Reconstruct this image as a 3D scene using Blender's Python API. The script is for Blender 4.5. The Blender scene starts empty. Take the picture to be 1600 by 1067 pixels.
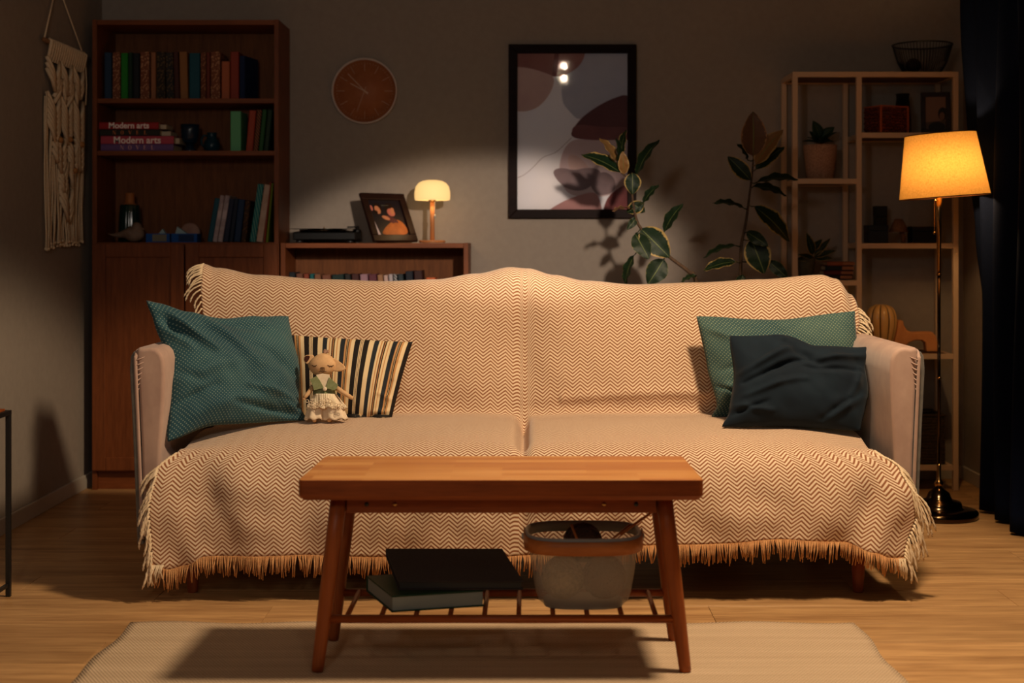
import bpy, math, random
from mathutils import Vector, Matrix, noise
R = random.Random(7)
PI = math.pi
S = bpy.context.scene
C = S.collection

# ------------------------------------------------------------------ camera, light, exposure
CAMZ, FPX, CX, CY = 1.07, 2222.0, 830.0, 378.0
cd = bpy.data.cameras.new('camera'); cam = bpy.data.objects.new('camera', cd); C.objects.link(cam)
cam.location = (0, 0, CAMZ); cam.rotation_euler = (PI/2, 0, 0)
cd.sensor_width = 36; cd.lens = 50; cd.shift_x = -30/1600; cd.shift_y = -155.5/1600
cd.clip_start = 0.05; cd.clip_end = 60
cd.dof.use_dof = True; cd.dof.focus_distance = 4.55; cd.dof.aperture_fstop = 2.6
S.camera = cam
S.view_settings.view_transform = 'Standard'
S.view_settings.look = 'None'
S.view_settings.gamma = 1
S.view_settings.use_curve_mapping = False
S.view_settings.exposure = 0.0
w = bpy.data.worlds.new('world'); S.world = w; w.use_nodes = True
w.node_tree.nodes['Background'].inputs[0].default_value = (1.0, 0.86, 0.74, 1)
w.node_tree.nodes['Background'].inputs[1].default_value = 0.07

def light(name, kind, loc, power, col, target=None, **kw):
    d = bpy.data.lights.new(name, kind); o = bpy.data.objects.new(name, d); C.objects.link(o)
    o.location = loc; d.energy = power; d.color = col
    for k, v in kw.items(): setattr(d, k, v)
    if target is not None:
        o.rotation_euler = (Vector(target) - Vector(loc)).to_track_quat('-Z', 'Y').to_euler()
    return o
WARM = (1.0, 0.74, 0.475)
# the shaded ceiling lamp above the coffee table, outside the frame
light('ceiling_lamp', 'SPOT', (0.95, 3.54, 2.62), 285, WARM, (0.15, 4.22, 0.40), spot_size=math.radians(80), spot_blend=0.22, shadow_soft_size=0.13)
# a narrow flat spot lamp near the camera turned on the wall behind the sofa
sp_ = light('wall_spot', 'SPOT', (0.75, 1.5, 1.97), 470, (1.0, 0.80, 0.62), (-0.22, 6.43, 0.95), spot_size=math.radians(12.0), spot_blend=0.34, shadow_soft_size=0.06)
sp_.scale = (1.9, 1.0, 1.0)
# two ceiling bulbs and an added soft fill light, no lamp of the room, behind the camera
light('ceiling_bulb_a', 'POINT', (0.26, 1.5, 2.47), 4.5, (1.0, 0.76, 0.54), shadow_soft_size=0.022)
light('ceiling_bulb_b', 'POINT', (0.26, 1.5, 2.37), 4.5, (1.0, 0.76, 0.54), shadow_soft_size=0.022)
light('fill_light_behind_camera', 'SPOT', (-0.7, 0.6, 1.85), 58, (1.0, 0.87, 0.75), (-1.25, 6.4, 1.45), spot_size=math.radians(76), spot_blend=1.0, shadow_soft_size=0.16)

# ------------------------------------------------------------------ helpers
def W(px, py, Y): return Vector(((px-CX)*Y/FPX, Y, CAMZ-(py-CY)*Y/FPX))
def lin(c):
    return tuple((x/255/12.92 if x/255 <= 0.04045 else ((x/255+0.055)/1.055)**2.4) for x in c)
MATS = {}
def base(name, rgb, rough=0.6, metal=0.0, spec=0.25, sheen=0.0, coat=0.0):
    m = bpy.data.materials.new(name); m.use_nodes = True
    b = m.node_tree.nodes['Principled BSDF']
    b.inputs['Base Color'].default_value = (*lin(rgb), 1); b.inputs['Roughness'].default_value = rough
    b.inputs['Metallic'].default_value = metal; b.inputs['Specular IOR Level'].default_value = spec
    if sheen: b.inputs['Sheen Weight'].default_value = sheen
    if coat: b.inputs['Coat Weight'].default_value = coat
    MATS[name] = m
    return m
class NT:
    def __init__(s, m): s.t = m.node_tree; s.b = s.t.nodes['Principled BSDF']
    def n(s, kind, **kw):
        x = s.t.nodes.new(kind)
        for k, v in kw.items(): setattr(x, k, v)
        return x
    def l(s, a, b): s.t.links.new(a, b)
    def m(s, op, a, b=None, c=None):
        x = s.n('ShaderNodeMath', operation=op)
        for i, v in enumerate((a, b, c)):
            if v is None: continue
            if isinstance(v, (int, float)): x.inputs[i].default_value = v
            else: s.l(v, x.inputs[i])
        return x.outputs[0]
    def mix(s, f, a, b):
        x = s.n('ShaderNodeMix', data_type='RGBA')
        for sock, v in ((x.inputs[0], f), (x.inputs[6], a), (x.inputs[7], b)):
            if isinstance(v, (int, float)): sock.default_value = v
            elif isinstance(v, tuple): sock.default_value = (*v, 1)
            else: s.l(v, sock)
        return x.outputs[2]
    def coords(s, kind='Object', scale=(1, 1, 1), rot=(0, 0, 0)):
        t = s.n('ShaderNodeTexCoord'); mp = s.n('ShaderNodeMapping')
        s.l(t.outputs[kind], mp.inputs[0]); mp.inputs['Scale'].default_value = scale; mp.inputs['Rotation'].default_value = rot
        return mp.outputs[0]
    def noise(s, vec, scale, detail=3, rough=0.5):
        x = s.n('ShaderNodeTexNoise'); s.l(vec, x.inputs['Vector']); x.inputs['Scale'].default_value = scale
        x.inputs['Detail'].default_value = detail; x.inputs['Roughness'].default_value = rough
        return x.outputs[0]
    def ramp(s, f, stops):
        x = s.n('ShaderNodeValToRGB'); s.l(f, x.inputs[0]); e = x.color_ramp.elements
        while len(e) < len(stops): e.new(0.5)
        for i, (p, c) in enumerate(stops): e[i].position = p; e[i].color = (*c, 1)
        return x.outputs[0]
    def bump(s, h, strength=0.3, dist=0.002):
        x = s.n('ShaderNodeBump'); x.inputs['Strength'].default_value = strength; x.inputs['Distance'].default_value = dist
        s.l(h, x.inputs['Height']); s.l(x.outputs[0], s.b.inputs['Normal'])
def wood(name, dark, light_, axis='x', rough=0.45, grain=1.0, coat=0.0, perobj=0.0):
    m = base(name, dark, rough, coat=coat); t = NT(m)
    sc = {'x': (1.2, 14, 14), 'y': (14, 1.2, 14), 'z': (14, 14, 1.2)}[axis]
    v = t.coords('Object', sc)
    if perobj:
        oi = t.n('ShaderNodeObjectInfo'); add = t.n('ShaderNodeVectorMath', operation='MULTIPLY_ADD')
        t.l(oi.outputs['Random'], add.inputs[0]); add.inputs[1].default_value = (37, 53, 71); t.l(v, add.inputs[2]); v = add.outputs[0]
    f1 = t.noise(v, 2.2*grain, 5, 0.6); f2 = t.noise(v, 9*grain, 2, 0.5)
    f = t.m('ADD', t.m('MULTIPLY', f1, 0.7), t.m('MULTIPLY', f2, 0.3))
    col = t.ramp(f, [(0.30, lin(dark)), (0.68, lin(light_))])
    if perobj:
        k = t.m('ADD', 1-perobj/2, t.m('MULTIPLY', oi.outputs['Random'], perobj))
        mx = t.n('ShaderNodeVectorMath', operation='SCALE'); t.l(col, mx.inputs[0]); t.l(k, mx.inputs['Scale']); col = mx.outputs[0]
    t.l(col, t.b.inputs['Base Color']); t.bump(f2, 0.15, 0.001)
    return m
def mottled(name, a, b, scale=40, rough=0.8, bump=0.2, dist=0.002, sheen=0, detail=3, lo=0.35, hi=0.65, coord='Object', vs=(1, 1, 1), **kw):
    m = base(name, a, rough, sheen=sheen, **kw); t = NT(m); v = t.coords(coord, vs)
    f = t.noise(v, scale, detail, 0.6)
    t.l(t.ramp(f, [(lo, lin(a)), (hi, lin(b))]), t.b.inputs['Base Color'])
    if bump: t.bump(f, bump, dist)
    return m
def floral(name, a, b, scale=110):
    m = base(name, a, 0.75); t = NT(m); v = t.coords()
    x = t.n('ShaderNodeTexVoronoi'); t.l(v, x.inputs['Vector']); x.inputs['Scale'].default_value = scale
    t.l(t.ramp(x.outputs['Distance'], [(0.30, lin(b)), (0.42, lin(a))]), t.b.inputs['Base Color'])
    return m
def stripes(name, a, b, n, slope=0.0, duty=0.5, axis=2, rough=0.7):
    m = base(name, a, rough); t = NT(m); v = t.coords(); sp = t.n('ShaderNodeSeparateXYZ'); t.l(v, sp.inputs[0])
    s = t.m('ADD', t.m('MULTIPLY', sp.outputs[axis], n), t.m('MULTIPLY', sp.outputs[(axis+1) % 3], n*slope))
    f = t.m('GREATER_THAN', t.m('FRACT', t.m('ADD', s, 100.0)), duty)
    t.l(t.mix(f, lin(a), lin(b)), t.b.inputs['Base Color']); return m

class MB:
    """collects shapes; each face keeps a material slot; uvs optional"""
    def __init__(s): s.v = []; s.f = []; s.mi = []; s.uv = {}; s.smooth = []
    def add(s, vs, fs, mi=0, smooth=False, uvs=None):
        o = len(s.v); s.v += [Vector(p) for p in vs]
        for f in fs:
            if uvs is not None: s.uv[len(s.f)] = [uvs[i] for i in f]
            s.f.append([i+o for i in f]); s.mi.append(mi); s.smooth.append(smooth)
        return s
    def box(s, lo, hi, mi=0, M=None):
        (a, b, c), (d, e, f) = lo, hi
        vs = [Vector(p) for p in ((a,b,c),(d,b,c),(d,e,c),(a,e,c),(a,b,f),(d,b,f),(d,e,f),(a,e,f))]
        if M is not None: vs = [M @ p for p in vs]
        return s.add(vs, [(0,3,2,1),(4,5,6,7),(0,1,5,4),(1,2,6,5),(2,3,7,6),(3,0,4,7)], mi)
    def tube(s, pts, r, n=8, mi=0, caps=True, flat=1.0):
        pts = [Vector(p) for p in pts]; k = len(pts)
        if not isinstance(r, (list, tuple)): r = [r]*k
        T = [(pts[min(i+1, k-1)]-pts[max(i-1, 0)]).normalized() for i in range(k)]
        up = Vector((0, 0, 1)) if abs(T[0].z) < 0.9 else Vector((0, 1, 0))
        N = (up - T[0]*up.dot(T[0])).normalized(); vs = []
        for i in range(k):
            N = (N - T[i]*N.dot(T[i])); N = N.normalized() if N.length > 1e-6 else T[i].orthogonal().normalized()
            B = T[i].cross(N)
            for j in range(n):
                a = 2*PI*j/n; vs.append(pts[i] + (N*math.cos(a)*flat + B*math.sin(a))*r[i])
        fs = [(i*n+j, i*n+(j+1) % n, (i+1)*n+(j+1) % n, (i+1)*n+j) for i in range(k-1) for j in range(n)]
        if caps: fs += [tuple(range(n))[::-1], tuple(range((k-1)*n, k*n))]
        return s.add(vs, fs, mi, True)
    def ring(s, c, R1, r, n=32, m=6, mi=0, axis='z', ry=None):
        vs = []; fs = []; ry = ry or R1
        for i in range(n):
            a = 2*PI*i/n
            for j in range(m):
                b = 2*PI*j/m; x = (R1+r*math.cos(b))*math.cos(a); y = (ry+r*math.cos(b))*math.sin(a); z = r*math.sin(b)
                p = {'z': (x, y, z), 'y': (x, z, y), 'x': (z, x, y)}[axis]
                vs.append(Vector(c)+Vector(p))
        for i in range(n):
            for j in range(m):
                fs.append((i*m+j, ((i+1) % n)*m+j, ((i+1) % n)*m+(j+1) % m, i*m+(j+1) % m))
        return s.add(vs, fs, mi, True)
    def lathe(s, prof, c=(0, 0, 0), n=24, mi=0, fn=None, M=None, smooth=True):
        vs = []; k = len(prof)
        for i, (r, z) in enumerate(prof):
            for j in range(n):
                a = 2*PI*j/n; rr = r*(fn(a, i/(k-1)) if fn else 1); p = Vector((rr*math.cos(a), rr*math.sin(a), z))
                if M is not None: p = M @ p
                vs.append(p + Vector(c))
        fs = [(i*n+j, i*n+(j+1) % n, (i+1)*n+(j+1) % n, (i+1)*n+j) for i in range(k-1) for j in range(n)]
        if prof[0][0] > 1e-4: fs.append(tuple(range(n))[::-1])
        if prof[-1][0] > 1e-4: fs.append(tuple(range((k-1)*n, k*n)))
        return s.add(vs, fs, mi, smooth)
    def ball(s, c, r, n=16, m=10, mi=0, M=None, fn=None):
        rx, ry, rz = (r, r, r) if isinstance(r, (int, float)) else r
        vs = []; 
        for i in range(m+1):
            t = PI*i/m
            for j in range(n):
                a = 2*PI*j/n; p = Vector((rx*math.sin(t)*math.cos(a), ry*math.sin(t)*math.sin(a), -rz*math.cos(t)))
                if fn: p = fn(p)
                if M is not None: p = M @ p
                vs.append(p+Vector(c))
        fs = [(i*n+j, i*n+(j+1) % n, (i+1)*n+(j+1) % n, (i+1)*n+j) for i in range(m) for j in range(n)]
        return s.add(vs, fs, mi, True)
    def prism(s, poly, y0, y1, mi=0, M=None):
        """poly in (x, z), extruded along y"""
        k = len(poly); vs = [Vector((x, y0, z)) for x, z in poly]+[Vector((x, y1, z)) for x, z in poly]
        if M is not None: vs = [M @ p for p in vs]
        fs = [tuple(range(k)), tuple(range(2*k-1, k-1, -1))] + [(i, i+k, (i+1) % k+k, (i+1) % k) for i in range(k)]
        return s.add(vs, fs, mi)
    def flat(s, poly, y, mi=0, M=None):
        vs = [Vector((x, y, z)) for x, z in poly]
        if M is not None: vs = [M @ p for p in vs]
        return s.add(vs, [tuple(range(len(poly)))], mi)
    def grid(s, fn, nu, nv, mi=0, uvfn=None, smooth=True):
        vs = [fn(i/nu, j/nv) for j in range(nv+1) for i in range(nu+1)]
        uvs = [uvfn(i/nu, j/nv) for j in range(nv+1) for i in range(nu+1)] if uvfn else None
        q = nu+1
        return s.add(vs, [(j*q+i, j*q+i+1, (j+1)*q+i+1, (j+1)*q+i) for j in range(nv) for i in range(nu)], mi, smooth, uvs)

def obj(name, mb, mats, parent=None, bevel=0.0, seg=2, world=False, merge=False, sub=0, solid=0, fixn=False, smooth_all=False):
    me = bpy.data.meshes.new(name)
    off = Vector(parent.location) if (parent is not None and world) else Vector((0, 0, 0))
    if world and parent is not None and parent.parent is not None: off = off + Vector(parent.parent.location)
    me.from_pydata([tuple(p-off) for p in mb.v], [], mb.f)
    if not isinstance(mats, (list, tuple)): mats = [mats]
    for m in mats: me.materials.append(m)
    if smooth_all: mb.smooth = [True]*len(mb.f)
    for i, p in enumerate(me.polygons):
        p.material_index = mb.mi[i]; p.use_smooth = mb.smooth[i]
    if mb.uv:
        ul = me.uv_layers.new(name='UVMap')
        for i, p in enumerate(me.polygons):
            if i in mb.uv:
                for k, li in enumerate(p.loop_indices): ul.data[li].uv = mb.uv[i][k]
    if merge or fixn:
        import bmesh
        bm = bmesh.new(); bm.from_mesh(me)
        if merge: bmesh.ops.remove_doubles(bm, verts=bm.verts, dist=1e-5)
        bmesh.ops.recalc_face_normals(bm, faces=bm.faces); bm.to_mesh(me); bm.free()
    me.update()
    o = bpy.data.objects.new(name, me); C.objects.link(o)
    if parent is not None: o.parent = parent
    if bevel:
        b = o.modifiers.new('bevel', 'BEVEL'); b.width = bevel; b.segments = seg; b.limit_method = 'ANGLE'; b.angle_limit = math.radians(40)
        b.harden_normals = False
    if solid:
        b = o.modifiers.new('solid', 'SOLIDIFY'); b.thickness = solid; b.offset = -1
    if sub:
        b = o.modifiers.new('sub', 'SUBSURF'); b.levels = sub; b.render_levels = sub
    return o
def tag(o, label, cat, group=None, kind=None):
    o['label'] = label; o['category'] = cat
    if group: o['group'] = group
    if kind: o['kind'] = kind
    return o
def thing(name, label, cat, loc=(0, 0, 0), rot=(0, 0, 0), group=None):
    o = bpy.data.objects.new(name, None); C.objects.link(o); o.empty_display_size = 0.05
    o.location = loc; o.rotation_euler = rot
    return tag(o, label, cat, group)
def struct(name, mb, m, parent=None, **kw):
    o = obj(name, mb, m, parent, **kw); o['kind'] = 'structure'; return o
def cr(pts, n):
    """open Catmull-Rom through points (tuples of any length)"""
    P = [Vector(p) if len(p) > 2 else Vector((*p, 0)) for p in pts]; P = [2*P[0]-P[1]]+P+[2*P[-1]-P[-2]]
    out = []
    segs = len(P)-3
    for k in range(n+1):
        t = k/n*segs; i = min(int(t), segs-1); t -= i
        a, b, c, d = P[i:i+4]
        out.append(0.5*((2*b)+(c-a)*t+(2*a-5*b+4*c-d)*t*t+(3*b-a-3*c+d)*t**3))
    return out
def interp(tab, x):
    if x <= tab[0][0]: return tab[0][1]
    for (a, b), (c, d) in zip(tab, tab[1:]):
        if x <= c:
            t = (x-a)/(c-a); t = t*t*(3-2*t); return b+(d-b)*t
    return tab[-1][1]
def chaikin(poly, it=2):
    for _ in range(it):
        out = []
        for (a, b), (c, d) in zip(poly, poly[1:]+poly[:1]):
            out += [(a*.75+c*.25, b*.75+d*.25), (a*.25+c*.75, b*.25+d*.75)]
        poly = out
    return poly

# ------------------------------------------------------------------ materials
def wall_mat():
    m = mottled('wall_paint', (150, 139, 129), (155, 144, 133), 30, 0.9, 0.0)
    t = NT(m); v = t.coords('Object', (1, 1, 1)); a = t.noise(v, 420, 2); t.bump(a, 0.15, 0.001); return m
M_wall = wall_mat()
M_white = base('white_paint', (186, 178, 166), 0.5)
M_ceil = base('ceiling_paint', (170, 164, 155), 0.9)
M_floor = wood('oak_floor', (142, 102, 64), (206, 162, 110), 'x', 0.40, 0.8, perobj=0.22)
M_joint = base('floor_joint', (60, 42, 28), 0.9)
M_case = wood('bookcase_veneer', (98, 50, 22), (132, 72, 36), 'z', 0.5, 2.0)
M_casex = wood('bookcase_veneer_flat', (104, 54, 24), (138, 76, 38), 'x', 0.5, 2.0)
M_caseback = wood('bookcase_back', (92, 54, 30), (128, 78, 44), 'z', 0.7, 2.2)
M_tablex = wood('table_side_wood', (112, 52, 22), (152, 78, 34), 'x', 0.42, 1.2)
M_tablez = wood('table_leg_wood', (124, 62, 28), (162, 86, 40), 'z', 0.42, 1.0)
def stave_mat():
    m = base('table_stave_wood', (180, 110, 50), 0.33, spec=0.5); t = NT(m); v = t.coords('Object')
    br = t.n('ShaderNodeTexBrick'); t.l(v, br.inputs['Vector']); br.inputs['Scale'].default_value = 1
    br.inputs['Brick Width'].default_value = 0.34; br.inputs['Row Height'].default_value = 0.043; br.inputs['Mortar Size'].default_value = 0.0
    br.offset = 0.37; br.squash = 1
    br.inputs['Color1'].default_value = (0, 0, 0, 1); br.inputs['Color2'].default_value = (1, 1, 1, 1)
    v2 = t.coords('Object', (1.2, 16, 16)); n1 = t.noise(v2, 3, 5, 0.6)
    f = t.m('ADD', t.m('MULTIPLY', br.outputs[0], 0.45), t.m('MULTIPLY', n1, 0.55))
    t.l(t.ramp(f, [(0.22, lin((166, 98, 46))), (0.5, lin((184, 120, 60))), (0.8, lin((206, 148, 86)))]), t.b.inputs['Base Color']); return m
M_stave = stave_mat()
M_velvet = mottled('mauve_velvet', (170, 140, 126), (184, 154, 138), 14, 0.85, 0.1, 0.002, sheen=0.3, vs=(1, 1, 0.7))
M_velgrey = mottled('grey_velvet', (96, 92, 86), (112, 106, 98), 30, 0.9, 0.1, 0.002, sheen=0.3)
M_legred = wood('sofa_leg_wood', (120, 58, 30), (146, 76, 42), 'z', 0.45)
M_black = base('black_metal', (22, 21, 22), 0.45, spec=0.5)
M_cream = base('cream_metal', (206, 176, 146), 0.5)
M_brass = base('aged_brass', (176, 134, 80), 0.16, metal=1.0)
M_bronze = base('dark_bronze', (74, 58, 42), 0.14, metal=1.0)

def throw_mat():
    m = base('herringbone_wool', (220, 190, 150), 0.9, sheen=0.25); t = NT(m)
    tc = t.n('ShaderNodeTexCoord'); sp = t.n('ShaderNodeSeparateXYZ'); t.l(tc.outputs['UV'], sp.inputs[0])
    P, q = 0.052, 0.0123
    fu = t.m('FRACT', t.m('DIVIDE', t.m('ADD', sp.outputs[0], 50.0), P))
    tri = t.m('MULTIPLY', t.m('ABSOLUTE', t.m('SUBTRACT', fu, 0.5)), 0.052*0.84)
    fv = t.m('FRACT', t.m('DIVIDE', t.m('ADD', t.m('ADD', sp.outputs[1], 50.0), tri), q))
    d = t.m('ABSOLUTE', t.m('SUBTRACT', fv, 0.5))            # 0..0.5
    nz = t.noise(tc.outputs['UV'], 900, 2); d2 = t.m('ADD', d, t.m('MULTIPLY', t.m('SUBTRACT', nz, 0.5), 0.12))
    mr = t.n('ShaderNodeMapRange', interpolation_type='SMOOTHSTEP'); t.l(d2, mr.inputs[0]); mr.inputs[1].default_value = 0.15; mr.inputs[2].default_value = 0.31
    big = t.noise(tc.outputs['UV'], 3, 2)
    cl = t.mix(big, lin((226, 200, 170)), lin((240, 216, 186)))
    t.l(t.mix(mr.outputs[0], lin((148, 95, 62)), cl), t.b.inputs['Base Color'])
    h = t.m('ADD', mr.outputs[0], t.m('MULTIPLY', nz, 0.5)); t.bump(h, 0.5, 0.0016); return m
M_throw = throw_mat()
M_fringe = mottled('fringe_yarn', (188, 132, 84), (216, 164, 112), 60, 0.9, 0)
M_fringeL = mottled('ivory_yarn', (214, 190, 156), (232, 210, 178), 60, 0.9, 0)

def dotted(name, a, b, dot, per=0.0125, rad=0.16):
    m = base(name, a, 0.8, sheen=0.12); t = NT(m)
    tc = t.n('ShaderNodeTexCoord'); sp = t.n('ShaderNodeSeparateXYZ'); t.l(tc.outputs['UV'], sp.inputs[0])
    u = t.m('DIVIDE', sp.outputs[0], per); v = t.m('DIVIDE', sp.outputs[1], per)
    def cell(off):
        x = t.m('SUBTRACT', t.m('FRACT', t.m('ADD', u, off)), 0.5); y = t.m('SUBTRACT', t.m('FRACT', t.m('ADD', v, off)), 0.5)
        return t.m('SQRT', t.m('ADD', t.m('MULTIPLY', x, x), t.m('MULTIPLY', y, y)))
    d = t.m('MINIMUM', cell(0.0), cell(0.5))
    f = t.m('LESS_THAN', d, rad)
    n1 = t.noise(tc.outputs['UV'], 5, 3)
    bc = t.ramp(n1, [(0.35, lin(a)), (0.65, lin(b))])
    t.l(t.mix(t.m('MULTIPLY', f, 0.6), bc, lin(dot)), t.b.inputs['Base Color'])
    t.bump(t.noise(tc.outputs['UV'], 700, 2), 0.2, 0.001); return m
M_teal = dotted('teal_dotted_fabric', (24, 62, 76), (46, 84, 92), (140, 160, 146), 0.0125, 0.15)
M_teal2 = dotted('pale_teal_dotted_fabric', (42, 72, 76), (64, 90, 86), (146, 158, 128), 0.0125, 0.17)
M_navy = mottled('navy_linen', (8, 22, 34), (13, 30, 42), 8, 0.85, 0.0, sheen=0.05)
def stripe_cushion_mat():
    m = base('striped_canvas', (220, 190, 140), 0.8); t = NT(m)
    tc = t.n('ShaderNodeTexCoord'); sp = t.n('ShaderNodeSeparateXYZ'); t.l(tc.outputs['UV'], sp.inputs[0])
    P = 0.158
    f = t.m('FRACT', t.m('DIVIDE', t.m('ADD', sp.outputs[0], 2.02), P))
    r = t.n('ShaderNodeValToRGB'); r.color_ramp.interpolation = 'CONSTANT'; t.l(f, r.inputs[0])
    cr_, bk, nv, tn, br = (228, 204, 162), (30, 24, 22), (38, 42, 48), (196, 146, 96), (84, 48, 34)
    st = [(0, cr_), (.07, bk), (.17, cr_), (.185, br), (.198, cr_), (.213, br), (.226, cr_), (.24, bk), (.34, cr_), (.44, nv), (.53, cr_), (.57, tn), (.59, cr_), (.62, br), (.645, tn), (.66, bk), (.68, cr_), (.72, tn), (.74, cr_), (.79, nv), (.88, tn), (.915, bk), (.93, cr_), (.94, bk), (.96, tn)]
    e = r.color_ramp.elements
    while len(e) < len(st): e.new(0.5)
    for i, (p, c) in enumerate(st): e[i].position = p; e[i].color = (*lin(c), 1)
    t.l(r.outputs[0], t.b.inputs['Base Color']); t.bump(t.noise(tc.outputs['UV'], 600, 2), 0.15, 0.001); return m
M_stripe = stripe_cushion_mat()
M_floralbw = floral('black_floral_canvas', (30, 26, 24), (222, 194, 150), 42)
M_rug = None
def rug_mat():
    m = base('woven_rug', (188, 160, 126), 0.95); t = NT(m); v = t.coords('Object')
    sp = t.n('ShaderNodeSeparateXYZ'); t.l(v, sp.inputs[0])
    a = t.m('SINE', t.m('MULTIPLY', sp.outputs[0], 2*PI/0.0095)); b = t.m('SINE', t.m('MULTIPLY', sp.outputs[1], 2*PI/0.016))
    wv = t.m('MULTIPLY', a, b); row = t.noise(t.coords('Object', (0.6, 18, 1)), 2.2, 3)
    f = t.m('ADD', t.m('MULTIPLY', wv, 0.20), t.m('ADD', t.m('MULTIPLY', row, 0.45), 0.27))
    t.l(t.ramp(f, [(0.25, lin((176, 148, 118))), (0.75, lin((226, 200, 168)))]), t.b.inputs['Base Color'])
    t.bump(t.m('ADD', wv, row), 0.6, 0.003); return m
M_rug = rug_mat()
def leaf_mat(name, g1, g2, edge, amt=0.74):
    m = base(name, g1, 0.5, spec=0.2); t = NT(m)
    tc = t.n('ShaderNodeTexCoord'); sp = t.n('ShaderNodeSeparateXYZ'); t.l(tc.outputs['UV'], sp.inputs[0])
    ax = t.m('ABSOLUTE', sp.outputs[0]); nz = t.noise(tc.outputs['UV'], 9, 3, 0.7)
    oi = t.n('ShaderNodeObjectInfo')
    e = t.m('ADD', ax, t.m('MULTIPLY', t.m('SUBTRACT', nz, 0.5), 0.55))
    f = t.m('GREATER_THAN', e, amt)
    g = t.mix(nz, lin(g1), lin(g2)); c = t.mix(f, g, lin(edge))
    rib = t.m('LESS_THAN', ax, 0.035); c = t.mix(rib, c, lin((90, 100, 56)))
    t.l(c, t.b.inputs['Base Color']); return m
M_leaf = leaf_mat('variegated_leaf', (10, 26, 14), (20, 40, 20), (150, 126, 76), 0.84)
M_leafp = leaf_mat('plain_green_leaf', (12, 26, 14), (22, 38, 20), (92, 92, 52), 0.97)
M_leafb = leaf_mat('reddish_leaf_underside', (74, 52, 38), (92, 64, 44), (140, 104, 70), 0.9)
M_leaft = leaf_mat('young_tan_leaf', (104, 74, 44), (128, 92, 52), (150, 122, 76), 0.8)
M_stem = mottled('plant_stem', (62, 46, 36), (84, 64, 46), 60, 0.8)
M_soil = mottled('potting_soil', (38, 28, 20), (58, 44, 32), 90, 0.95)
M_glass = bpy.data.materials.new('picture_glass'); M_glass.use_nodes = True
_t = M_glass.node_tree; _t.nodes.remove(_t.nodes['Principled BSDF'])
_o = _t.nodes['Material Output']; _a = _t.nodes.new('ShaderNodeBsdfTransparent'); _g = _t.nodes.new('ShaderNodeBsdfGlossy'); _g.inputs['Roughness'].default_value = 0.03
_f = _t.nodes.new('ShaderNodeFresnel'); _f.inputs[0].default_value = 1.5; _x = _t.nodes.new('ShaderNodeMixShader')
_t.links.new(_f.outputs[0], _x.inputs[0]); _t.links.new(_a.outputs[0], _x.inputs[1]); _t.links.new(_g.outputs[0], _x.inputs[2]); _t.links.new(_x.outputs[0], _o.inputs[0])

# ------------------------------------------------------------------ the setting
XL, XR, YB, ZC = -1.94, 1.955, 6.43, 2.72
Y0 = -0.6
struct('wall_back', MB().box((XL-.1, YB, 0), (XR+.1, YB+.1, ZC)), M_wall)
struct('wall_left', MB().box((XL-.1, Y0, 0), (XL, YB-0.0005, ZC)), M_wall)
struct('wall_right', MB().box((XR, Y0, 0), (XR+.1, YB-0.0005, ZC)), M_wall)
struct('ceiling', MB().box((XL-.1, Y0, ZC), (XR+.1, YB+.1, ZC+.1)), M_ceil)
struct('baseboard_left', MB().box((XL, Y0, 0), (XL+.012, YB, .06)), M_white, bevel=.002)
struct('baseboard_back', MB().box((XL+.012, YB-.012, 0), (XR-.012, YB, .06)), M_white, bevel=.002)
struct('baseboard_right', MB().box((XR-.012, Y0, 0), (XR, YB, .06)), M_white, bevel=.002)
fl = struct('floor', MB().box((XL-.1, Y0, -.1), (XR+.1, YB+.1, -.008)), M_joint)
meshes = {}
row = 0; y = 1.9
while y < YB:
    x = XL - R.uniform(0, 1.1)
    while x < XR:
        a, b = max(x, XL), min(x+1.28, XR); c, d = y, min(y+.19, YB)
        if b-a > .02:
            o = obj('floor_plank', MB().box((-(b-a)/2+.0006, -(d-c)/2+.0006, -.008), ((b-a)/2-.0006, (d-c)/2-.0006, 0)), M_floor, fl, bevel=.0008, seg=1)
            o.location = ((a+b)/2, (c+d)/2, 0)
        x += 1.28
    y += .19

# rug
def rugz(x, y): return 0.007
def rug_fn(u, v):
    X = -1.118+u*2.025; Y = 2.6+v*1.385
    X += .006*math.sin(v*23); Yo = .010*math.sin(u*31)*v + .005*noise.noise(Vector((u*9, 0, 3)))*v
    return Vector((X, Y+Yo, .001+.004+.001*noise.noise(Vector((u*7, v*5, 0)))))
o = obj('rug', MB().grid(rug_fn, 80, 50), M_rug, solid=.005)
tag(o, 'flat woven beige wool rug lying under the coffee table', 'rug')

# ------------------------------------------------------------------ big bookcase
BY, BD = 6.14, .28
def bookcase(name, label, x0, x1, ztop, shelves, doors_to=None):
    t = thing(name, label, 'bookcase', ((x0+x1)/2, BY+BD/2, 0)); hw = (x1-x0)/2; f, b = -BD/2, BD/2
    for s in (-1, 1):
        xa, xb = (-hw, -hw+.02) if s < 0 else (hw-.02, hw)
        obj('side_panel', MB().box((xa, f, 0), (xb, b, ztop)), M_case, t, bevel=.001)
    i = hw-.0205
    obj('top_panel', MB().box((-i, f+.003, ztop-.022), (i, b, ztop-.001)), M_casex, t, bevel=.001)
    obj('back_panel', MB().box((-i, b-.006, .08), (i, b-.001, ztop-.0225)), M_caseback, t)
    obj('plinth', MB().box((-i, f+.02, 0), (i, f+.035, .072)), M_casex, t)
    for z in shelves:
        obj('shelf', MB().box((-i, f+.004, z-.02), (i, b-.0065, z)), M_casex, t, bevel=.001)
    return t, hw
case, hw = bookcase('tall_bookcase', 'tall reddish wood bookcase with two panel doors against back wall', -1.895, -1.09, 2.03, (1.690, 1.464, 1.068, .095))
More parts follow.
